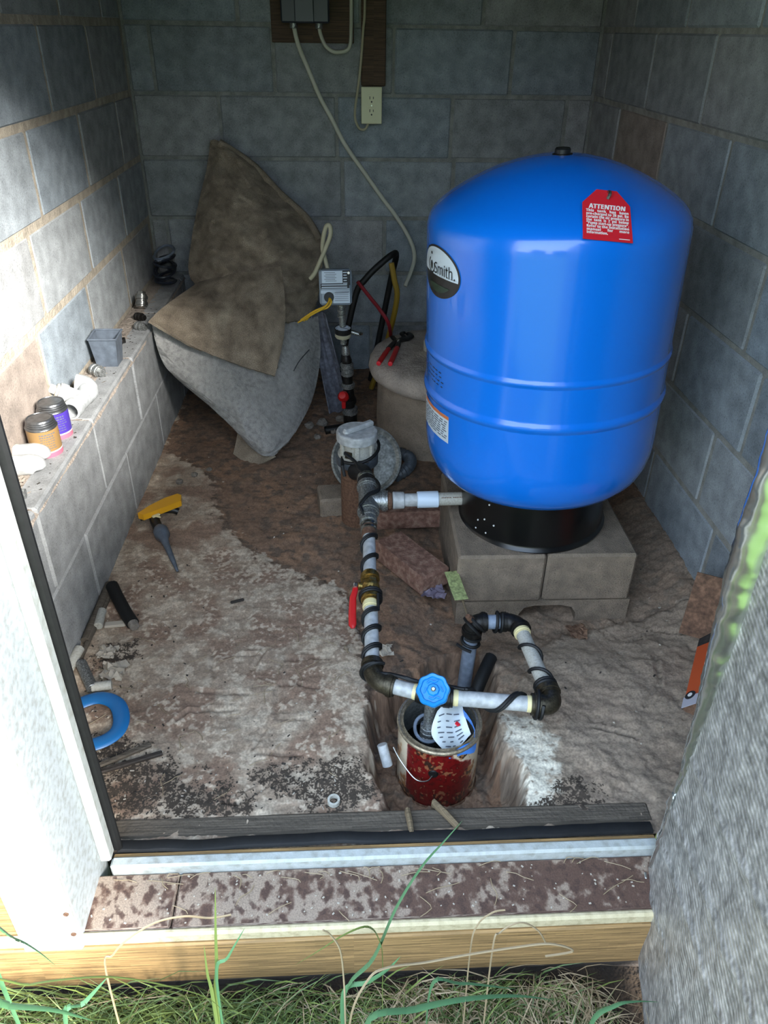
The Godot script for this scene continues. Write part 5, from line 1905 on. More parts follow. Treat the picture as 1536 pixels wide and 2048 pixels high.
var sack_rows := {
	"upper": [
		[Vector3(-0.458, 0.861, -2.940), Vector3(-0.446, 0.866, -2.940), Vector3(-0.434, 0.864, -2.940), Vector3(-0.422, 0.856, -2.945)],
		[Vector3(-0.475, 0.780, -2.910), Vector3(-0.423, 0.796, -2.880), Vector3(-0.361, 0.809, -2.880), Vector3(-0.311, 0.787, -2.930)],
		[Vector3(-0.510, 0.666, -2.860), Vector3(-0.412, 0.695, -2.790), Vector3(-0.310, 0.710, -2.800), Vector3(-0.220, 0.698, -2.910)],
		[Vector3(-0.536, 0.560, -2.800), Vector3(-0.411, 0.592, -2.700), Vector3(-0.274, 0.613, -2.700), Vector3(-0.129, 0.625, -2.870)],
		[Vector3(-0.544, 0.474, -2.720), Vector3(-0.407, 0.501, -2.600), Vector3(-0.256, 0.518, -2.600), Vector3(-0.080, 0.561, -2.800)],
		[Vector3(-0.508, 0.444, -2.640), Vector3(-0.396, 0.446, -2.530), Vector3(-0.231, 0.432, -2.520), Vector3(-0.081, 0.448, -2.700)],
		[Vector3(-0.457, 0.391, -2.570), Vector3(-0.347, 0.378, -2.480), Vector3(-0.215, 0.369, -2.480), Vector3(-0.113, 0.334, -2.620)],
	],
	"flap": [
		[Vector3(-0.495, 0.462, -2.630), Vector3(-0.398, 0.497, -2.585), Vector3(-0.296, 0.513, -2.575), Vector3(-0.211, 0.522, -2.600)],
		[Vector3(-0.554, 0.451, -2.460), Vector3(-0.419, 0.441, -2.460), Vector3(-0.297, 0.444, -2.450), Vector3(-0.195, 0.441, -2.490)],
		[Vector3(-0.580, 0.445, -2.370), Vector3(-0.444, 0.398, -2.380), Vector3(-0.319, 0.378, -2.370), Vector3(-0.198, 0.351, -2.400)],
		[Vector3(-0.596, 0.438, -2.300), Vector3(-0.478, 0.351, -2.310), Vector3(-0.359, 0.296, -2.310), Vector3(-0.228, 0.245, -2.320)],
	],
	"belly": [
		[Vector3(-0.608, 0.415, -2.370), Vector3(-0.467, 0.390, -2.420), Vector3(-0.314, 0.355, -2.470), Vector3(-0.154, 0.347, -2.570), Vector3(-0.093, 0.345, -2.620)],
		[Vector3(-0.600, 0.348, -2.350), Vector3(-0.466, 0.300, -2.345), Vector3(-0.311, 0.259, -2.360), Vector3(-0.153, 0.276, -2.470), Vector3(-0.086, 0.257, -2.570)],
		[Vector3(-0.580, 0.273, -2.340), Vector3(-0.433, 0.211, -2.270), Vector3(-0.291, 0.188, -2.260), Vector3(-0.167, 0.183, -2.390), Vector3(-0.094, 0.179, -2.510)],
		[Vector3(-0.516, 0.201, -2.330), Vector3(-0.390, 0.137, -2.250), Vector3(-0.277, 0.119, -2.220), Vector3(-0.174, 0.114, -2.310), Vector3(-0.117, 0.110, -2.430)],
		[Vector3(-0.427, 0.142, -2.310), Vector3(-0.353, 0.088, -2.230), Vector3(-0.262, 0.055, -2.185), Vector3(-0.198, 0.059, -2.230), Vector3(-0.155, 0.074, -2.310)],
		[Vector3(-0.353, 0.067, -2.260), Vector3(-0.315, 0.041, -2.220), Vector3(-0.267, 0.027, -2.180), Vector3(-0.227, 0.038, -2.190), Vector3(-0.189, 0.050, -2.240)],
	],
	"bottom": [
		[Vector3(-0.357, 0.073, -2.270), Vector3(-0.309, 0.050, -2.250), Vector3(-0.237, 0.033, -2.210)],
		[Vector3(-0.368, 0.030, -2.260), Vector3(-0.309, 0.019, -2.220), Vector3(-0.237, 0.023, -2.200)],
		[Vector3(-0.376, 0.004, -2.240), Vector3(-0.307, -0.006, -2.180), Vector3(-0.231, 0.012, -2.200)],
	],
}


func sack_sheet(key: String, su: int, sv: int, wr: float, sd: float, thick: float) -> MB:
	var g := smooth_grid(sack_rows[key], su, sv)
	for i in g.size():
		for j in g[0].size():
			var p: Vector3 = g[i][j]
			var e: float = minf(minf(i, g.size() - 1 - i) / 6.0, 1.0) * 0.7 + 0.3
			var k := n1.get_noise_3d(p.x * 9.0 + sd, p.y * 9.0, p.z * 3.0) * wr * 2.2 + n2.get_noise_3d(p.x * 14.0 + p.y * 20.0 + sd, p.y * 45.0 - p.x * 25.0, 0.0) * wr
			if key == "upper":
				# pleats across the right half, a hollow where the cloth bends forward
				k += 0.0055 * sin(p.y * 120.0 + p.x * 40.0 + 3.0 * n1.get_noise_2d(p.x * 5.0, p.y * 5.0)) * smoothstep(-0.36, -0.16, p.x)
				k -= 0.035 * smoothstep(0.10, 0.0, Vector2(p.x + 0.30, (p.y - 0.52) * 1.6).length())
			elif key == "flap":
				k += 0.004 * sin(p.y * 160.0 - p.x * 60.0) * smoothstep(-0.36, -0.22, p.x) * smoothstep(0.40, 0.52, p.y)
			elif key == "belly":
				k += 0.006 * smoothstep(0.020, 0.004, absf(p.x + 0.365 + (p.y - 0.25) * 0.25))
			g[i][j] = p + Vector3(0.1, 0.25, 0.95) * k * e
	var mb := MB.new()
	mb.sheet(g, thick)
	return mb


func build_sack() -> void:
	var s := thing("canvas_bundle", "stiff old brown canvas backed with grey felt, folded and leaning in the corner", "canvas")
	put("upper_canvas", sack_sheet("upper", 16, 18, 0.010, 0.0, 0.012), M.burlap, s, 60.0)
	put("folded_flap", sack_sheet("flap", 14, 16, 0.007, 5.0, 0.010), M.burlap, s, 60.0)
	put("felt_backing", sack_sheet("belly", 10, 12, 0.007, 9.0, 0.010), M.felt, s, 60.0)
	put("canvas_corner", sack_sheet("bottom", 8, 10, 0.002, 3.0, 0.008), M.burlap, s, 60.0)
	# rolled hem along the upper edge
	var r: Array = sack_rows["upper"]
	var hem := []
	for i in range(0, 5):
		hem.append(r[i][3] + Vector3(-0.004, 0.0, 0.014))
	var mb := MB.new()
	mb.tube(smooth_path(hem, 8), 0.014, 10)
	put("rolled_hem", mb, M.burlap, s)
	mb = MB.new()
	mb.tube(smooth_path([Vector3(-0.170, 0.245, -2.36), Vector3(-0.150, 0.275, -2.375), Vector3(-0.118, 0.300, -2.41)], 5), 0.0016, 6)
	put("loose_thread", mb, M.ink, s)


# ---------------------------------------------------------------- wiring on the back wall

func build_electrics() -> void:
	var z := ZB
	var b := thing("mounting_board", "dark plywood board fixed high on the back wall", "board", Vector3(-0.091, 1.42, z + 0.010))
	var mb := MB.new()
	mb.box(Vector3.ZERO, Vector3(0.272, 0.53, 0.018), 0.002)
	put("plywood", mb, M.board_brown, b)
	var d := thing("disconnect_box", "dark grey electrical disconnect box on the plywood board", "electrical box", Vector3(-0.112, 1.36, z + 0.058))
	mb = MB.new()
	mb.box(Vector3.ZERO, Vector3(0.155, 0.30, 0.075), 0.005)
	put("box_case", mb, M.box_dark, d)
	mb = MB.new()
	mb.box(Vector3(-0.002, 0.0, 0.040), Vector3(0.062, 0.296, 0.010), 0.003)
	put("cover_panel", mb, M.box_grey, d)
	for x in [-0.039, 0.043]:
		mb = MB.new()
		mb.cyl(Vector3(x, -0.165, 0.01), Vector3(x, -0.148, 0.01), 0.012, -1, 14, 0.002)
		put("cable_gland", mb, M.galvanised, d)
	var st := thing("wood_stud", "brown wooden stud fixed upright on the back wall above the outlet", "stud", Vector3(0.110, 1.42, z + 0.019))
	mb = MB.new()
	mb.box(Vector3.ZERO, Vector3(0.082, 0.775, 0.036), 0.003)
	put("stud_board", mb, M.board_brown, st)
	var o := thing("wall_outlet", "ivory double wall outlet at the foot of the wooden stud", "outlet", Vector3(0.1035, 0.975, z + 0.022))
	mb = MB.new()
	mb.box(Vector3(0, 0, 0), Vector3(0.062, 0.104, 0.042), 0.003)
	put("outlet_box", mb, M.conduit_grey, o)
	mb = MB.new()
	mb.box(Vector3(0, 0, 0.0235), Vector3(0.071, 0.113, 0.005), 0.002)
	put("cover_plate", mb, M.ivory, o)
	for s: float in [-1.0, 1.0]:
		mb = MB.new()
		mb.lathe([Vector2(0, 0), Vector2(0.0165, 0), Vector2(0.0165, 0.003), Vector2(0, 0.003)], 24, Transform3D(Basis(Vector3.RIGHT, PI * 0.5), Vector3(0, s * 0.0195, 0.026)))
		var rc := put("receptacle", mb, M.ivory, o)
		mb = MB.new()
		mb.box(Vector3(-0.006, s * 0.0195 + 0.004, 0.0293), Vector3(0.0025, 0.009, 0.001))
		mb.box(Vector3(0.006, s * 0.0195 + 0.004, 0.0293), Vector3(0.0025, 0.007, 0.001))
		mb.cyl(Vector3(0, s * 0.0195 - 0.008, 0.0285), Vector3(0, s * 0.0195 - 0.008, 0.0298), 0.0028, -1, 10)
		put("slot", mb, M.ink, rc)
	mb = MB.new()
	mb.cyl(Vector3(0, 0, 0.0255), Vector3(0, 0, 0.0275), 0.003, -1, 10)
	put("plate_screw", mb, M.steel, o)
	mb = MB.new()
	mb.tube(smooth_path([Vector3(-0.151, 1.207, -2.925), Vector3(-0.139, 1.149, -2.945), Vector3(-0.109, 1.078, -2.96), Vector3(-0.073, 0.997, -2.965), Vector3(-0.037, 0.936, -2.965), Vector3(0.011, 0.85, -2.965), Vector3(0.072, 0.769, -2.965), Vector3(0.136, 0.685, -2.965), Vector3(0.193, 0.615, -2.965), Vector3(0.242, 0.544, -2.96), Vector3(0.266, 0.489, -2.94), Vector3(0.262, 0.45, -2.90), Vector3(0.23, 0.38, -2.86)], 6), 0.0075, 10)
	tag(put("white_cable", mb, M.wire_white), "long white cable sagging from the dark box across the back wall", "cable")
	mb = MB.new()
	mb.tube(smooth_path([Vector3(-0.069, 1.208, -2.925), Vector3(-0.065, 1.181, -2.935), Vector3(-0.051, 1.15, -2.945), Vector3(-0.027, 1.133, -2.95), Vector3(-0.002, 1.131, -2.95), Vector3(0.023, 1.138, -2.95), Vector3(0.033, 1.158, -2.95), Vector3(0.036, 1.207, -2.962), Vector3(0.037, 1.275, -2.966), Vector3(0.037, 1.5, -2.966)], 6), 0.0062, 10)
	tag(put("white_cable", mb, M.wire_white), "white cable bent in a U under the dark box", "cable")
	mb = MB.new()
	mb.tube(smooth_path([Vector3(0.080, 1.60, -2.946), Vector3(0.081, 1.276, -2.946), Vector3(0.075, 1.194, -2.946), Vector3(0.068, 1.109, -2.95), Vector3(0.059, 1.036, -2.955), Vector3(0.048, 0.968, -2.965), Vector3(0.048, 0.93, -2.965), Vector3(0.062, 0.902, -2.965), Vector3(0.081, 0.900, -2.965), Vector3(0.093, 0.917, -2.965)], 6), 0.0042, 8)
	tag(put("white_cable", mb, M.wire_ivory), "thin cable stapled down the wooden stud into the outlet", "cable")


# ---------------------------------------------------------------- things on the ledge

func solvent_can(at: Vector3, label: String, body: String) -> void:
	var c := thing("solvent_can", label, "can", at, "small solvent cans on the ledge")
	var mb := MB.new()
	mb.lathe([Vector2(0, 0), Vector2(0.0325, 0), Vector2(0.0335, 0.002), Vector2(0.0335, 0.014)], 36)
	put("pink_band", mb, M.can_pink, c)
	mb = MB.new()
	mb.lathe([Vector2(0.0336, 0.014), Vector2(0.0336, 0.017)], 36)
	put("white_line", mb, M.white_print, c)
	mb = MB.new()
	mb.lathe([Vector2(0.0335, 0.017), Vector2(0.0335, 0.066)], 36)
	var bd := put("can_body", mb, M[body], c)
	mb = MB.new()
	rng.seed = 7 + int(at.z * 1000)
	for k in 7:
		var y := 0.058 - k * 0.0055
		var t := -1.45
		while t < -0.55:
			var w := rng.randf_range(0.06, 0.20)
			var a := Vector3(cos(t + w * 0.5), 0, -sin(t + w * 0.5))
			mb.box(a * 0.0337 + Vector3.UP * y, Vector3(0.0006, 0.0024 if k < 2 else 0.0013, 0.034 * w), 0.0, Basis(Vector3.UP, t + w * 0.5))
			t += w + 0.05
	put("label_print", mb, M.ink_grey, bd)
	mb = MB.new()
	mb.lathe([Vector2(0.0335, 0.066), Vector2(0.0345, 0.068), Vector2(0.0335, 0.070), Vector2(0.0310, 0.072), Vector2(0.0318, 0.0745), Vector2(0.0300, 0.0765), Vector2(0.0308, 0.079), Vector2(0.0292, 0.081), Vector2(0.0300, 0.0835), Vector2(0.0285, 0.087), Vector2(0.0255, 0.088), Vector2(0.0245, 0.0865), Vector2(0.0, 0.0865)], 36)
	put("screw_lid", mb, M.can_lid, c)


func build_ledge_things() -> void:
	var Y := 0.388
	solvent_can(Vector3(-0.668, Y, -1.535), "small gold labelled solvent can with a steel screw lid on the ledge", "can_gold")
	solvent_can(Vector3(-0.672, Y, -1.622), "small purple labelled primer can behind the gold can", "can_purple")
	# white wye fitting with a screw plug
	var w := thing("pvc_wye", "white plastic wye fitting with a plugged branch lying on the ledge", "pipe fitting", Vector3(0, Y + 0.024, 0))
	var A := Vector3(-0.662, 0.001, -1.700)
	var B := Vector3(-0.650, 0.001, -1.815)
	var d := (B - A).normalized()
	var mb := MB.new()
	mb.lathe([Vector2(0.0175, 0.004), Vector2(0.0178, 0.0), Vector2(0.0225, 0.0), Vector2(0.0232, 0.003), Vector2(0.0232, 0.032), Vector2(0.0212, 0.036), Vector2(0.0212, 0.090), Vector2(0.0230, 0.094), Vector2(0.0230, 0.118), Vector2(0, 0.118)], 32, MB.frame(A, B))
	mb.lathe([Vector2(0.0175, 0.060), Vector2(0.0175, 0.002)], 32, MB.frame(A, B))
	mb.lathe([Vector2(0, 0.060), Vector2(0.0175, 0.060)], 32, MB.frame(A, B))
	put("wye_body", mb, M.pvc, w)
	mb = MB.new()
	var br := Vector3(-0.716, 0.038, -1.752)
	var b0 := A + d * 0.07
	mb.cyl(b0, b0.lerp(br, 0.72), 0.0195, -1, 26, 0.002)
	collar(mb, b0.lerp(br, 0.50), b0.lerp(br, 0.76), 0.0225, 0.03, 1)
	put("branch", mb, M.pvc, w)
	mb = MB.new()
	var bd := (br - b0).normalized()
	mb.cyl(b0.lerp(br, 0.76), b0.lerp(br, 0.86), 0.0180, -1, 24, 0.002)
	mb.box(b0.lerp(br, 0.95), Vector3(0.018, 0.018, 0.018), 0.002, MB.frame(b0, br).basis)
	put("screw_plug", mb, M.pvc_dirty, w)
	mb = MB.new()
	mb.tube(smooth_path([B - d * 0.012, B + d * 0.012 + Vector3(-0.004, 0.004, 0), B + Vector3(-0.018, 0.010, -0.024), B + Vector3(-0.036, 0.014, -0.024)], 5), 0.0235, 20)
	put("street_elbow", mb, M.pvc, w)
	# two white elbows side by side
	for k in 2:
		var e := thing("pvc_elbow", ["white plastic elbow on the ledge beside the gold can", "dirty white plastic elbow lying in front of its twin on the ledge"][k], "pipe fitting", Vector3(-0.705 + k * 0.006, Y + 0.022, -1.492 + k * 0.050), "elbows on the ledge")
		mb = MB.new()
		mb.tube(smooth_path([Vector3(-0.012, 0, 0.006), Vector3(0.010, 0, 0.002), Vector3(0.030, -0.001, -0.002), Vector3(0.042, -0.006, -0.004), Vector3(0.045, -0.014, -0.004)], 6), [0.0225, 0.0225, 0.0225, 0.0225, 0.0225, 0.0225, 0.0225, 0.0225, 0.0225, 0.0225, 0.0225, 0.0225, 0.0225, 0.0225, 0.0222, 0.022, 0.0215, 0.021, 0.020, 0.019, 0.017, 0.015, 0.012, 0.008, 0.003], 22)
		put("elbow_body", mb, M.pvc, e)
		mb = MB.new()
		mb.lathe([Vector2(0.020, 0), Vector2(0.0235, 0), Vector2(0.0238, 0.004), Vector2(0.0225, 0.007)], 24, MB.frame(Vector3(-0.008, 0, 0.005), Vector3(0.010, 0, 0.002)))
		put("socket_rim", mb, M.pvc_dirty, e)
	# grey plastic tub
	var t := thing("plastic_tub", "small square grey plastic tub standing open on the ledge", "tub", Vector3(-0.664, Y, -2.068))
	mb = MB.new()
	var lo := [Vector3(-0.028, 0, 0.028), Vector3(0.028, 0, 0.028), Vector3(0.028, 0, -0.028), Vector3(-0.028, 0, -0.028)]
	var hi := [Vector3(-0.037, 0.082, 0.036), Vector3(0.037, 0.082, 0.036), Vector3(0.037, 0.086, -0.036), Vector3(-0.037, 0.086, -0.036)]
	for i in 4:
		var j := (i + 1) % 4
		mb.quad(lo[i], lo[j], hi[j], hi[i])
		var s := Vector3(0.92, 1, 0.92)
		mb.quad(hi[i] * s, hi[j] * s, lo[j] * s + Vector3(0, 0.004, 0), lo[i] * s + Vector3(0, 0.004, 0))
		mb.quad(hi[i], hi[j], hi[j] * s, hi[i] * s)
	mb.quad(lo[3] * 0.92 + Vector3(0, 0.004, 0), lo[0] * 0.92 + Vector3(0, 0.004, 0), lo[1] * 0.92 + Vector3(0, 0.004, 0), lo[2] * 0.92 + Vector3(0, 0.004, 0))
	mb.quad(lo[0], lo[3], lo[2], lo[1])
	put("tub_shell", mb, M.grey_plastic, t)
	mb = MB.new()
	for i in 4:
		var j := (i + 1) % 4
		mb.tube([hi[i] * 1.02, hi[j] * 1.02], 0.0026, 8)
	put("tub_rim", mb, M.grey_plastic, t)
	# metal fittings
	var fits := [
		[Vector3(-0.690, Y + 0.014, -1.995), Vector3(-0.664, Y + 0.014, -1.972), 0.015, "galvanised", "galvanised pipe nipple in front of the grey tub"],
		[Vector3(-0.676, Y + 0.016, -2.535), Vector3(-0.676, Y + 0.052, -2.555), 0.018, "steel", "shiny steel coupling standing on the ledge near the canvas"],
		[Vector3(-0.654, Y + 0.012, -2.360), Vector3(-0.630, Y + 0.012, -2.345), 0.013, "galvanised", "small galvanised bushing on the ledge edge behind the tub"],
		[Vector3(-0.676, Y + 0.012, -2.450), Vector3(-0.652, Y + 0.014, -2.435), 0.012, "dark_metal", "dark iron nipple on the ledge below the steel coupling"],
		[Vector3(-0.700, Y + 0.012, -2.210), Vector3(-0.668, Y + 0.012, -2.225), 0.012, "dark_metal", "rusty dark nipple lying behind the grey tub"],
		[Vector3(-0.700, Y + 0.014, -1.325), Vector3(-0.655, Y + 0.014, -1.335), 0.014, "galvanised", "galvanised adapter at the front end of the ledge"],
	]
	for f in fits:
		var o := thing("metal_fitting", f[4], "pipe fitting", Vector3.ZERO, "metal fittings on the ledge")
		mb = MB.new()
		collar(mb, f[0], f[1], f[2], 0.16, 2)
		put("threaded_body", mb, M[f[3]], o)
		mb = MB.new()
		var dd: Vector3 = (f[1] - f[0]).normalized()
		mb.cyl(f[1] - dd * 0.002, f[1] + dd * 0.010, f[2] * 0.8, -1, 6, 0.001)
		put("hex_end", mb, M[f[3]], o)
	# crumpled dark wire at the back corner of the ledge
	var cw := thing("wire_coil", "tangle of dark wire and clear tubing in the back corner of the ledge", "wire", Vector3(-0.655, Y, -2.86))
	for k in 6:
		mb = MB.new()
		var pts := []
		for i in 26:
			var a := i * 0.42 + k
			pts.append(Vector3(cos(a) * (0.034 + 0.006 * sin(a * 0.7 + k)), 0.014 + 0.020 * k + 0.010 * sin(a * 0.9 + k * 2.0), sin(a) * (0.062 + 0.012 * cos(k * 2.0 + a * 0.3))))
		mb.tube(smooth_path(pts, 2), 0.0045, 6)
		put("wire_loop", mb, M.pvc_grey if k == 5 else M.box_dark, cw)


# ---------------------------------------------------------------- things on the floor

func lay(called: String, mb: MB, m: Material, label: String, category: String, group := "", crease := 38.0) -> MeshInstance3D:
	var o := put(called, mb, m, self, crease)
	tag(o, label, category, group)
	return o


func build_floor_things() -> void:
	# paint can standing in the hole
	var cc := Vector3(0.176, -0.118, -1.033)
	var can := thing("paint_can", "rusty red and cream paint can standing open in the hole", "paint can", cc)
	var mb := MB.new()
	mb.lathe([Vector2(0.0815, 0.004), Vector2(0.0815, 0.162)], 64)
	var m := StandardMaterial3D.new()
	m.resource_name = "can_paint"
	m.roughness = 0.35
	m.albedo_texture = can_texture()
	m.clearcoat_enabled = true
	m.clearcoat = 0.4
	m.clearcoat_roughness = 0.15
	put("can_wall", mb, m, can)
	mb = MB.new()
	mb.lathe([Vector2(0.0, 0.006), Vector2(0.079, 0.006), Vector2(0.083, 0.0), Vector2(0.0845, 0.003), Vector2(0.0825, 0.007)], 56)
	put("bottom_rim", mb, M.rusty_casing, can)
	mb = MB.new()
	mb.lathe([Vector2(0.0815, 0.160), Vector2(0.0842, 0.1615), Vector2(0.0846, 0.166), Vector2(0.0825, 0.169), Vector2(0.0790, 0.168), Vector2(0.0775, 0.165), Vector2(0.0755, 0.165), Vector2(0.0745, 0.168), Vector2(0.0720, 0.1685), Vector2(0.0712, 0.165)], 64)
	put("top_rim", mb, M.can_rim, can)
	mb = MB.new()
	mb.lathe([Vector2(0.0712, 0.166), Vector2(0.0795, 0.150), Vector2(0.0795, 0.012), Vector2(0, 0.012)], 56)
	put("can_inside", mb, M.can_inside, can)
	mb = MB.new()
	mb.tube(smooth_path([Vector3(-0.020, 0.104, 0.0815), Vector3(-0.030, 0.094, 0.086), Vector3(-0.052, 0.088, 0.076), Vector3(-0.078, 0.104, 0.046), Vector3(-0.092, 0.115, 0.020)], 6), 0.0014, 6)
	put("bail_wire", mb, M.steel, can)
	mb = MB.new()
	mb.lathe([Vector2(0, 0), Vector2(0.010, 0), Vector2(0.0085, 0.003), Vector2(0.003, 0.004), Vector2(0, 0.003)], 16, MB.frame(cc * 0.0 + Vector3(-0.018, 0.106, 0.0790), Vector3(-0.020, 0.106, 0.0900)))
	put("bail_ear", mb, M.dark_metal, can)
	mb = MB.new()
	mb.lathe([Vector2(0.0793, 0.0), Vector2(0.0, 0.0005)], 40, Transform3D(Basis.IDENTITY, cc + Vector3(0, 0.075, 0)))
	lay("can_water", mb, M.water, "dark still water inside the paint can", "water", "").set_meta("kind", "stuff")
	# spout and ring seen through the wheel: faucet body dipping into the can
	mb = MB.new()
	mb.cyl(Vector3(0.155, -0.02, -1.030), Vector3(0.157, 0.098, -1.036), 0.013, 0.012, 18, 0.002)
	collar(mb, Vector3(0.154, 0.006, -1.028), Vector3(0.155, 0.040, -1.030), 0.0155, 0.12, 3)
	lay("faucet_body", mb, M.galvanised, "galvanised threaded spout under the blue hand wheel, inside the can", "faucet")
	mb = MB.new()
	var loop := []
	for i in 24:
		var a := lerpf(1.6, 5.4, i / 23.0)
		loop.append(Vector3(0.153 + cos(a) * 0.026, 0.030 + 0.008 * sin(a), -1.030 - sin(a) * 0.028))
	mb.tube(loop, 0.0035, 8)
	lay("clear_tube", mb, M.pvc_grey, "short clear tube curled round the spout in the can", "tube")
	# paper leaflet and blue wrapper stuck in the can
	var rows := []
	for i in 17:
		var row := []
		var t := i / 16.0
		for j in 13:
			var s := j / 12.0
			var a := Vector3(0.168, 0.086, -1.022).lerp(Vector3(0.176, 0.030, -0.962), t)
			var b := Vector3(0.222, 0.076, -1.060).lerp(Vector3(0.235, 0.030, -1.000), t)
			var p := a.lerp(b, s)
			p += Vector3(-0.018 * sin(t * PI) * (1.0 - s), 0.010 * sin(s * 5.0 + t * 2.0), 0.008 * sin(t * 4.0))
			row.append(p)
		rows.append(row)
	mb = MB.new()
	mb.sheet(rows, 0.0008)
	var lf := lay("paper_leaflet", mb, M.paper, "crumpled printed white leaflet stuck in the paint can", "paper", "", 60.0)
	mb = MB.new()
	rng.seed = 5
	for k in 7:
		for q in 3:
			var r0: Array = rows[3 + k * 2 if 3 + k * 2 < 16 else 15]
			var j0 := 2 + q * 3
			var a: Vector3 = r0[j0]
			var b: Vector3 = r0[j0 + rng.randi_range(1, 2)]
			mb.tube([a + Vector3(0, 0.0012, 0.0008), b + Vector3(0, 0.0012, 0.0008)], 0.0011, 5)
	put("small_print", mb, M.ink_grey, lf)
	mb = MB.new()
	mb.box((rows[6][9] as Vector3) + Vector3(0, 0.002, 0.001), Vector3(0.008, 0.003, 0.012), 0.001, Basis(Vector3.UP, 0.6))
	put("red_mark", mb, M.tag_red, lf)
	rows = []
	for i in 13:
		var row := []
		var t := i / 12.0
		for j in 6:
			var s := j / 5.0
			var c: Vector3 = smooth_path([Vector3(0.222, 0.070, -1.040), Vector3(0.240, 0.056, -1.005), Vector3(0.232, 0.048, -0.975), Vector3(0.205, 0.050, -0.962), Vector3(0.182, 0.052, -0.955)], 3)[i]
			row.append(c + Vector3(0.004 * s, -0.016 * s + 0.004 * sin(t * 12.0), 0.006 * s + 0.003 * sin(t * 9.0 + s * 3.0)))
		rows.append(row)
	mb = MB.new()
	mb.sheet(rows, 0.0008)
	lay("blue_wrapper", mb, M.paper_blue, "blue plastic wrapper tucked beside the leaflet in the paint can", "wrapper", "", 60.0)
	# pipe stub and pegs in the hole
	mb = MB.new()
	mb.cyl(Vector3(0.062, -0.004, -1.022), Vector3(0.073, -0.042, -1.000), 0.0105, -1, 18, 0.001)
	lay("pvc_stub", mb, M.pvc, "short white plastic pipe stub sticking out of the hole beside the can", "pipe")
	for k in 2:
		mb = MB.new()
		var a: Vector3 = [Vector3(0.100, 0.016, -0.852), Vector3(0.150, 0.010, -0.872)][k]
		var b: Vector3 = [Vector3(0.104, 0.012, -0.812), Vector3(0.186, 0.016, -0.818)][k]
		mb.tube([a + Vector3(0, -0.02, -0.006), a, a.lerp(b, 0.5) + Vector3(0, 0.002, 0), b], [0.007, 0.008, 0.008, 0.007], 8, false, 0.7)
		lay("wooden_peg", mb, M.stick, ["short pale wooden peg lying straight over the inner sill plank", "pale wooden peg lying slantwise over the inner sill plank"][k], "peg")

	# black hose stub in the clay between the pipes
	mb = MB.new()
	mb.tube(smooth_path([Vector3(0.268, -0.045, -1.170), Vector3(0.290, -0.020, -1.205), Vector3(0.312, -0.008, -1.245), Vector3(0.322, -0.005, -1.262)], 5), 0.015, 10)
	lay("hose_stub", mb, M.black_rubber, "black hose stub half buried between the white pipes", "hose")
	# green tape flag on a stick
	var fl := thing("tape_flag", "strip of pale green tape stuck on a thin stick before the blocks", "tape", Vector3.ZERO)
	mb = MB.new()
	mb.tube([Vector3(0.268, 0.095, -1.250), Vector3(0.256, 0.105, -1.380), Vector3(0.246, 0.110, -1.44)], 0.003, 7)
	put("thin_stick", mb, M.stick, fl)
	rows = []
	for i in 9:
		var row := []
		for j in 5:
			var t := i / 8.0
			var s := j / 4.0
			row.append(Vector3(0.228, 0.112, -1.432).lerp(Vector3(0.240, 0.108, -1.330), t) + Vector3(0.032 * s, 0.001 * sin(t * 7.0), -0.004 * s))
		rows.append(row)
	mb = MB.new()
	mb.sheet(rows, 0.001)
	put("tape_strip", mb, M.tape_green, fl)
	# litter by the blocks
	mb = MB.new()
	crumple(mb, Vector3(0.211, 0.002, -1.491), 0.026, 3)
	lay("foil_scrap", mb, M.purple_foil, "crumpled purple foil scrap on the clay before the blocks", "scrap", "", 20.0)
	mb = MB.new()
	crumple(mb, Vector3(0.078, 0.004, -1.281), 0.018, 8)
	lay("paper_scrap", mb, M.litter_pale, "small crumpled white scrap beside the white pipe", "scrap", "", 20.0)

	# yellow and black trigger tool with grey nozzle by the ledge
	var tl := thing("trigger_tool", "yellow and black trigger tool with a long grey nozzle lying by the ledge", "tool")
	mb = MB.new()
	mb.x = Transform3D(Basis(Vector3.RIGHT, Vector3.BACK, Vector3.DOWN), Vector3.ZERO)
	mb.prism(PackedVector2Array([Vector2(-0.559, -1.844), Vector2(-0.524, -1.884), Vector2(-0.492, -1.907), Vector2(-0.480, -1.899), Vector2(-0.475, -1.868), Vector2(-0.484, -1.860), Vector2(-0.518, -1.832), Vector2(-0.566, -1.795), Vector2(-0.583, -1.804)]), -0.054, -0.036)
	put("yellow_handle", mb, M.yellow, tl)
	mb = MB.new()
	mb.tube(smooth_path([Vector3(-0.586, 0.026, -1.822), Vector3(-0.556, 0.030, -1.838), Vector3(-0.528, 0.032, -1.852), Vector3(-0.500, 0.026, -1.862), Vector3(-0.486, 0.020, -1.862)], 5), 0.010, 10)
	mb.tube(smooth_path([Vector3(-0.552, 0.030, -1.850), Vector3(-0.543, 0.026, -1.815), Vector3(-0.530, 0.022, -1.785), Vector3(-0.521, 0.020, -1.768)], 5), 0.014, 12)
	mb.box(Vector3(-0.528, 0.036, -1.858), Vector3(0.050, 0.020, 0.030), 0.004, Basis(Vector3.UP, 0.45))
	put("black_frame", mb, M.black_plastic, tl)
	mb = MB.new()
	mb.box(Vector3(-0.536, 0.040, -1.812), Vector3(0.024, 0.006, 0.010), 0.002, Basis(Vector3.UP, 0.7))
	mb.box(Vector3(-0.532, 0.041, -1.806), Vector3(0.024, 0.005, 0.006), 0.002, Basis(Vector3.UP, -0.4))
	put("yellow_catch", mb, M.pvc_yellow, tl)
	mb = MB.new()
	var nz := MB.frame(Vector3(-0.522, 0.021, -1.776), Vector3(-0.438, 0.007, -1.585))
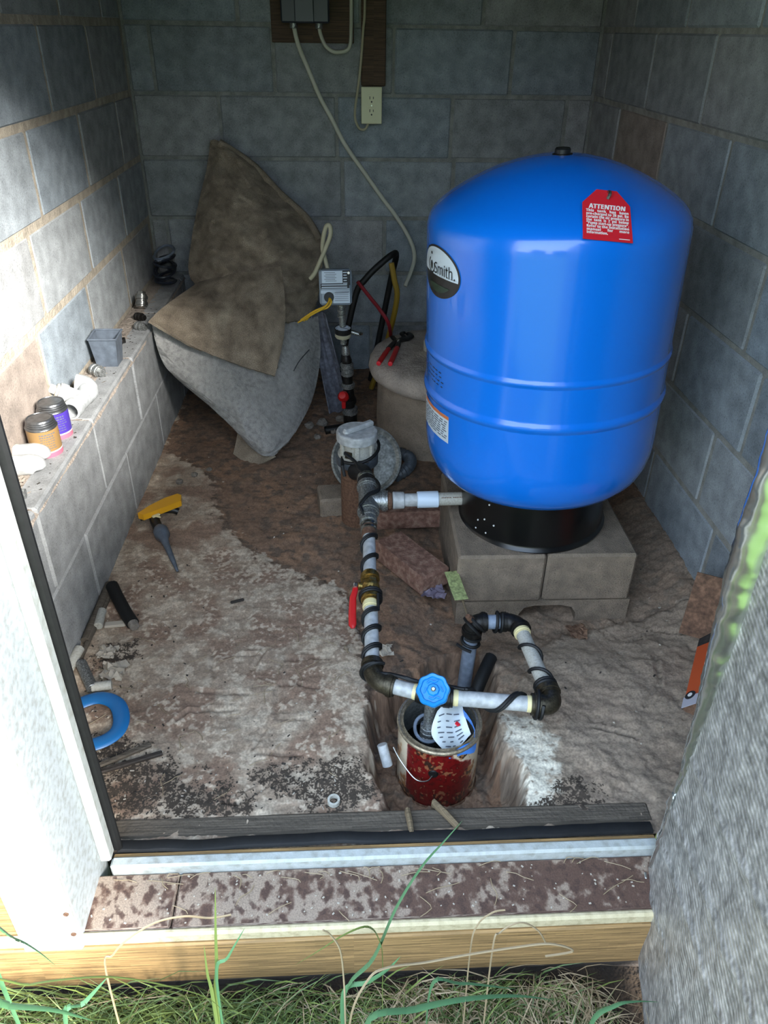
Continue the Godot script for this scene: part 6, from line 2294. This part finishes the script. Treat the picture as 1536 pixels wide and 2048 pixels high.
	mb.lathe([Vector2(0, 0), Vector2(0.015, 0), Vector2(0.0205, 0.012), Vector2(0.0205, 0.036), Vector2(0.012, 0.052), Vector2(0.0092, 0.075), Vector2(0.0065, 0.15), Vector2(0.0035, 0.198), Vector2(0, 0.20)], 22, nz)
	put("grey_nozzle", mb, M.grey_plastic, tl)

	# clutter along the foot of the ledge
	mb = MB.new()
	mb.tube(smooth_path([Vector3(-0.588, 0.022, -1.520), Vector3(-0.566, 0.018, -1.480), Vector3(-0.532, 0.015, -1.422), Vector3(-0.508, 0.014, -1.385)], 5), 0.0155, 12)
	var bp := lay("black_pipe_piece", mb, M.black_rubber, "short piece of black pipe lying at the foot of the ledge", "pipe")
	mb = MB.new()
	mb.cyl(Vector3(-0.508, 0.014, -1.385), Vector3(-0.500, 0.013, -1.372), 0.0125, 0.011, 12, 0.001)
	put("grey_plug", mb, M.stone, bp)
	var bits := [
		[Vector3(-0.592, 0.012, -1.436), Vector3(-0.586, 0.013, -1.378), 0.0105, "pvc_dirty", "pipe_offcut", "short white pipe offcut near the black pipe piece"],
		[Vector3(-0.606, 0.016, -1.300), Vector3(-0.612, 0.014, -1.238), 0.0115, "pvc_dirty", "pipe_offcut", "white pipe offcut leaning on the foot of the ledge"],
		[Vector3(-0.590, 0.013, -1.255), Vector3(-0.545, 0.012, -1.178), 0.0120, "galvanised", "pipe_offcut", "galvanised pipe offcut pointing at the blue ring"],
		[Vector3(-0.548, 0.012, -1.182), Vector3(-0.508, 0.011, -1.190), 0.0105, "pvc_dirty", "pipe_offcut", "stubby pale pipe offcut lying against the galvanised one"],
		[Vector3(-0.601, 0.012, -1.540), Vector3(-0.603, 0.011, -1.330), 0.0100, "grey_wood", "wood_strip", "grey wooden strip lying along the foot of the ledge"],
		[Vector3(-0.590, 0.008, -1.52), Vector3(-0.600, 0.008, -1.26), 0.0060, "grey_wood", "wood_strip", "thin grey wooden strip beside the thicker strip by the ledge"],
	]
	for b in bits:
		mb = MB.new()
		mb.cyl(b[0], b[1], b[2], -1, 16, 0.001)
		var h: float = (b[0] as Vector3).distance_to(b[1])
		if b[4] == "pipe_offcut":
			mb.lathe([Vector2(0, h + 0.0004), Vector2(b[2] * 0.7, h + 0.0006)], 16, MB.frame(b[0], b[1]))
		lay(b[4], mb, M[b[3]], b[5], "offcut" if b[4] == "pipe_offcut" else "strip")
	mb = MB.new()
	mb.box(Vector3(-0.552, 0.004, -1.394), Vector3(0.050, 0.008, 0.020), 0.003, Basis(Vector3.UP, 0.12))
	lay("white_chip", mb, M.litter_pale, "flat white chip lying beside the black pipe piece", "chip")
	# blue ring handle
	mb = MB.new()
	var ring := smooth_path([Vector3(-0.600, 0.012, -1.085), Vector3(-0.582, 0.012, -1.112), Vector3(-0.556, 0.012, -1.140), Vector3(-0.520, 0.012, -1.152), Vector3(-0.484, 0.012, -1.134), Vector3(-0.465, 0.012, -1.096), Vector3(-0.464, 0.012, -1.062), Vector3(-0.480, 0.012, -1.040), Vector3(-0.505, 0.013, -1.027), Vector3(-0.535, 0.014, -1.018), Vector3(-0.575, 0.014, -1.014), Vector3(-0.60, 0.012, -1.04)], 5, true)
	mb.tube(ring, 0.0165, 14, true, 0.38)
	lay("blue_ring_handle", mb, M.ring_blue, "thick blue plastic ring handle lying behind the door frame post", "handle")
	# old slats in the litter
	for k in 2:
		mb = MB.new()
		mb.box([Vector3(-0.452, 0.006, -0.998), Vector3(-0.43, 0.006, -0.985)][k], Vector3(0.135, 0.008, 0.011), 0.002, Basis(Vector3.UP, [0.50, 0.36][k]))
		lay("wooden_lath", mb, M.grey_wood if k == 0 else M.dark_wood, ["weathered grey slat lying in the litter below the blue ring", "darker split slat lying just below the grey slat"][k], "slat")
	# pale crusts of cement and a dead leaf
	for c in [[Vector3(-0.515, 0.002, -1.238), 0.026, 12], [Vector3(-0.546, 0.002, -1.296), 0.020, 15]]:
		mb = MB.new()
		crumple(mb, c[0], c[1], c[2])
		lay("cement_crust", mb, M.litter_pale, "flaky pale cement crust lying near the galvanised pipe offcut" if c[2] == 12 else "smaller pale cement crust lying near the black pipe piece", "crust", "", 20.0)
	mb = MB.new()
	crumple(mb, Vector3(0.545, -0.018, -1.352), 0.022, 21)
	lay("dead_leaf", mb, M.cardboard, "curled brown dead leaf before the hollow block", "leaf", "", 20.0)
	# white plastic washer
	mb = MB.new()
	mb.lathe([Vector2(0.0075, 0.001), Vector2(0.0075, 0.010), Vector2(0.0115, 0.010), Vector2(0.0118, 0.001)], 24, Transform3D(Basis(Vector3.RIGHT, 0.1), Vector3(-0.033, -0.001, -0.889)))
	lay("plastic_washer", mb, M.pvc_dirty, "small white plastic ring lying on the skim near the sill", "ring")
	# screw and rust chips on the floor
	mb = MB.new()
	mb.box(Vector3(-0.275, 0.003, -1.473), Vector3(0.034, 0.006, 0.008), 0.002, Basis(Vector3.UP, 0.35))
	lay("dark_chip", mb, M.litter_dark, "dark splinter lying on the pale skim in mid floor", "chip")

	# carton behind the door
	var bx := thing("cardboard_carton", "opened orange printed carton lying between the right wall and the door", "carton", Vector3(0.712, 0.012, -1.075))
	var dir := Vector3(0.095, 0, -0.165).normalized()
	var lean := (Vector3.UP + dir.cross(Vector3.UP) * 0.9).normalized()
	bx.transform = Transform3D(Basis(dir, lean, dir.cross(lean)), Vector3(0.694, 0.010, -1.082))
	# own axes: x along the visible side, y up its slope, -z towards the room
	mb = MB.new()
	mb.box(Vector3(0.105, 0.06, 0.001), Vector3(0.21, 0.12, 0.003), 0.0005)
	put("orange_side", mb, M.carton_orange, bx)
	mb = MB.new()
	mb.box(Vector3(0.015, 0.03, -0.0012), Vector3(0.032, 0.064, 0.0012))
	put("grey_corner", mb, M.carton_grey, bx)
	mb = MB.new()
	mb.box(Vector3(0.13, 0.034, -0.0012), Vector3(0.09, 0.003, 0.0008))
	put("white_line", mb, M.white_print, bx)
	mb = MB.new()
	mb.lathe([Vector2(0, 0), Vector2(0.0125, 0), Vector2(0.0125, 0.0008), Vector2(0, 0.0008)], 24, Transform3D(Basis(Vector3.RIGHT, -PI * 0.5), Vector3(0.033, 0.014, -0.0016)))
	put("black_dot", mb, M.ink, bx)
	mb = MB.new()
	mb.lathe([Vector2(0, 0), Vector2(0.0055, 0), Vector2(0.0055, 0.0008), Vector2(0, 0.0008)], 20, Transform3D(Basis(Vector3.RIGHT, -PI * 0.5), Vector3(0.033, 0.014, -0.0026)))
	put("white_dot", mb, M.white_print, bx)
	mb = MB.new()
	mb.box(Vector3(0.105, 0.001, 0.02), Vector3(0.21, 0.002, 0.04))
	mb.box(Vector3(0.105, 0.06, 0.041), Vector3(0.21, 0.12, 0.003))
	mb.box(Vector3(0.0, 0.06, 0.02), Vector3(0.003, 0.12, 0.04))
	put("carton_walls", mb, M.cardboard, bx)
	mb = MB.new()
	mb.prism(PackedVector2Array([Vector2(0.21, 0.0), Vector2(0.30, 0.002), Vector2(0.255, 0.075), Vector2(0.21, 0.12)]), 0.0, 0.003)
	put("side_flap", mb, M.cardboard_shaded, bx)  # shadowed flap: its shade is in the colour
	mb = MB.new()
	var inv := bx.transform.affine_inverse()
	mb.sheet([[inv * Vector3(0.775, 0.01, -1.315), inv * Vector3(0.85, 0.01, -1.275)], [inv * Vector3(0.795, 0.165, -1.345), inv * Vector3(0.88, 0.165, -1.30)]], 0.003)
	put("back_flap", mb, M.cardboard, bx)


func crumple(mb: MB, at: Vector3, r: float, sd: int) -> void:
	var g := []
	for i in 9:
		var row := []
		for j in 9:
			var u := i / 8.0 - 0.5
			var v := j / 8.0 - 0.5
			row.append(at + Vector3((v + n1.get_noise_2d(i * 3.1 + sd, j * 2.7) * 0.3) * r * 2.0, absf(n2.get_noise_2d(i * 9.0 + sd * 3.0, j * 8.0)) * r * 0.9 + 0.002, (u + n1.get_noise_2d(i * 2.3 - sd, j * 3.9) * 0.3) * r * 2.0))
		g.append(row)
	mb.sheet(g, 0.0006)


# the can's coat: red front, cream at the sides, rust coming through
func can_texture() -> ImageTexture:
	var W := 512
	var H := 128
	var S := 512
	var a := noise_bytes(S, 0.02, 51, 4)
	var b := noise_bytes(S, 0.08, 52, 3)
	var px := PackedByteArray()
	px.resize(W * H * 3)
	for y in H:
		for x in W:
			var u := float(x) / W
			var v := float(y) / H
			var n: float = a[y * S + x] / 255.0 - 0.5
			var q: float = b[(y + 200) * S + x] / 255.0 - 0.5
			var k := Color(0.78, 0.72, 0.62).lerp(Color(0.60, 0.40, 0.24), smoothstep(0.05, 0.25, n + q * 0.4 + (v - 0.4) * 0.25))
			var red := smoothstep(0.592, 0.600, u + q * 0.004) * smoothstep(0.895, 0.865, u + n * 0.10 + maxf(0.0, 0.35 - v) * 0.35)
			var rc := Color(0.40, 0.055, 0.055).lerp(Color(0.27, 0.04, 0.045), smoothstep(0.0, 0.3, q)).lerp(Color(0.58, 0.40, 0.26), smoothstep(0.16, 0.24, q + (n * 0.6)) * 0.8)
			k = k.lerp(rc, red)
			k = k.lerp(Color(0.20, 0.13, 0.10), smoothstep(0.16, 0.30, n * 0.8 - q * 0.5 + smoothstep(0.75, 1.0, v) * 0.22))
			var id := (y * W + x) * 3
			px[id] = clampi(int(k.r * 255), 0, 255)
			px[id + 1] = clampi(int(k.g * 255), 0, 255)
			px[id + 2] = clampi(int(k.b * 255), 0, 255)
	return texture(W, H, px)


# ---------------------------------------------------------------- crumbs and stones

func build_debris() -> void:
	rng.seed = 2024
	var dark := MB.new()
	var pale := MB.new()
	for i in 420:
		var x: float
		var z: float
		var k := rng.randf()
		if k < 0.45:
			x = rng.randf_range(-0.56, -0.02)
			z = -0.875 - absf(rng.randfn(0.0, 0.10))
		elif k < 0.65:
			x = rng.randf_range(-0.60, -0.38)
			z = rng.randf_range(-1.65, -0.95)
		else:
			x = rng.randf_range(-0.58, 0.84)
			z = rng.randf_range(-2.6, -0.88)
		if Geometry2D.is_point_in_polygon(Vector2(x, z), hole):
			continue
		if x > 0.24 and x < 0.71 and z < -1.39 and z > -1.85:
			continue
		var s := rng.randf_range(0.0014, 0.0042)
		var at := Vector3(x, floor_height(x, z) + s * 0.15, z)
		var b := Basis(Vector3(rng.randf() - 0.5, rng.randf(), rng.randf() - 0.5).normalized(), rng.randf() * TAU)
		(dark if rng.randf() < 0.62 else pale).box(at, Vector3(s * rng.randf_range(0.8, 2.6), s * 0.45, s), s * 0.15, b)
	# crumbs on the ledge
	var ledge := MB.new()
	for i in 160:
		var x := rng.randf_range(-0.705, -0.625)
		var z := rng.randf_range(-2.6, -1.2)
		var s := rng.randf_range(0.0015, 0.0042)
		ledge.box(Vector3(x, 0.391, z), Vector3(s * rng.randf_range(1.0, 2.5), s * 0.5, s), s * 0.15, Basis(Vector3.UP, rng.randf() * TAU))
	tag(put("ledge_crumbs", ledge, M.litter_dark, self, 20.0), "dark crumbs and dirt scattered along the top of the ledge", "litter", "", "stuff")
	# crumbs and paint flecks on the sill
	for i in 110:
		var s := rng.randf_range(0.0010, 0.0026)
		pale.box(Vector3(rng.randf_range(-0.42, 0.50), 0.0006, rng.randf_range(-0.755, -0.675)), Vector3(s * 1.6, 0.001, s), 0.0, Basis(Vector3.UP, rng.randf() * TAU))
	tag(put("dark_crumbs", dark, M.litter_dark, self, 20.0), "dark crumbs of bark and leaf litter scattered over the floor", "litter", "", "stuff")
	tag(put("pale_crumbs", pale, M.litter_pale, self, 20.0), "pale crumbs of cement and paint scattered over floor and sill", "litter", "", "stuff")
	# straw and roots on the floor and the sill
	var st := MB.new()
	for i in 90:
		var sill := i > 52
		var x := rng.randf_range(-0.42, 0.45) if sill else rng.randf_range(-0.58, 0.02)
		var z := rng.randf_range(-0.755, -0.68) if sill else rng.randf_range(-1.35, -0.90)
		if sill and rng.randf() < 0.5:
			z = -0.752
		var a := rng.randf() * TAU if not sill else rng.randfn(0.0, 0.7)
		var l := rng.randf_range(0.02, 0.06)
		var pts := []
		for q in 4:
			var t := q / 3.0
			var px := x + cos(a + t * rng.randf_range(-0.5, 0.8)) * l * t
			var pz := z + sin(a) * l * t
			if sill:
				pz = clampf(pz, -0.758, -0.662)
			pts.append(Vector3(px, (0.0015 + 0.006 * sin(t * PI) * rng.randf()) if sill else floor_height(px, pz) + 0.0015, pz))
		st.tube(smooth_path(pts, 2), 0.0007, 4)
	tag(put("straw_bits", st, M.straw, self, 60.0), "short bits of dry straw and root lying on sill and floor", "straw", "", "stuff")
	# stones and rubble at the foot of the manifold
	var spots := [[-0.085, -2.46, 0.022], [-0.045, -2.40, 0.016], [-0.10, -2.36, 0.014], [0.075, -2.40, 0.018], [-0.02, -2.50, 0.020], [0.055, -2.34, 0.012], [-0.13, -2.44, 0.018], [0.005, -2.33, 0.014], [-0.48, -2.10, 0.012], [-0.44, -2.14, 0.010], [-0.52, -2.06, 0.013]]
	for s in spots:
		var mb := MB.new()
		mb.lathe([Vector2(0, -0.6), Vector2(0.55, -0.5), Vector2(0.95, -0.1), Vector2(0.85, 0.35), Vector2(0.45, 0.6), Vector2(0, 0.65)], 9)
		for i in mb.v.size():
			var p := mb.v[i]
			mb.v[i] = p * (1.0 + 0.35 * n1.get_noise_3dv(p * 1.4 + Vector3(s[0] * 40.0, s[1] * 10.0, 0))) * s[2]
		var o := put("rubble_stone", mb, M.stone, self, 25.0)
		o.position = Vector3(s[0], floor_height(s[0], s[1]) + s[2] * 0.35, s[1])
		o.rotation.y = s[0] * 50.0
		tag(o, "small grey rubble stone on the dark floor by the manifold" if s[1] < -2.2 else "small grey stone on the floor under the felt", "stone", "rubble stones at the back" if s[1] < -2.2 else "stones under the felt")
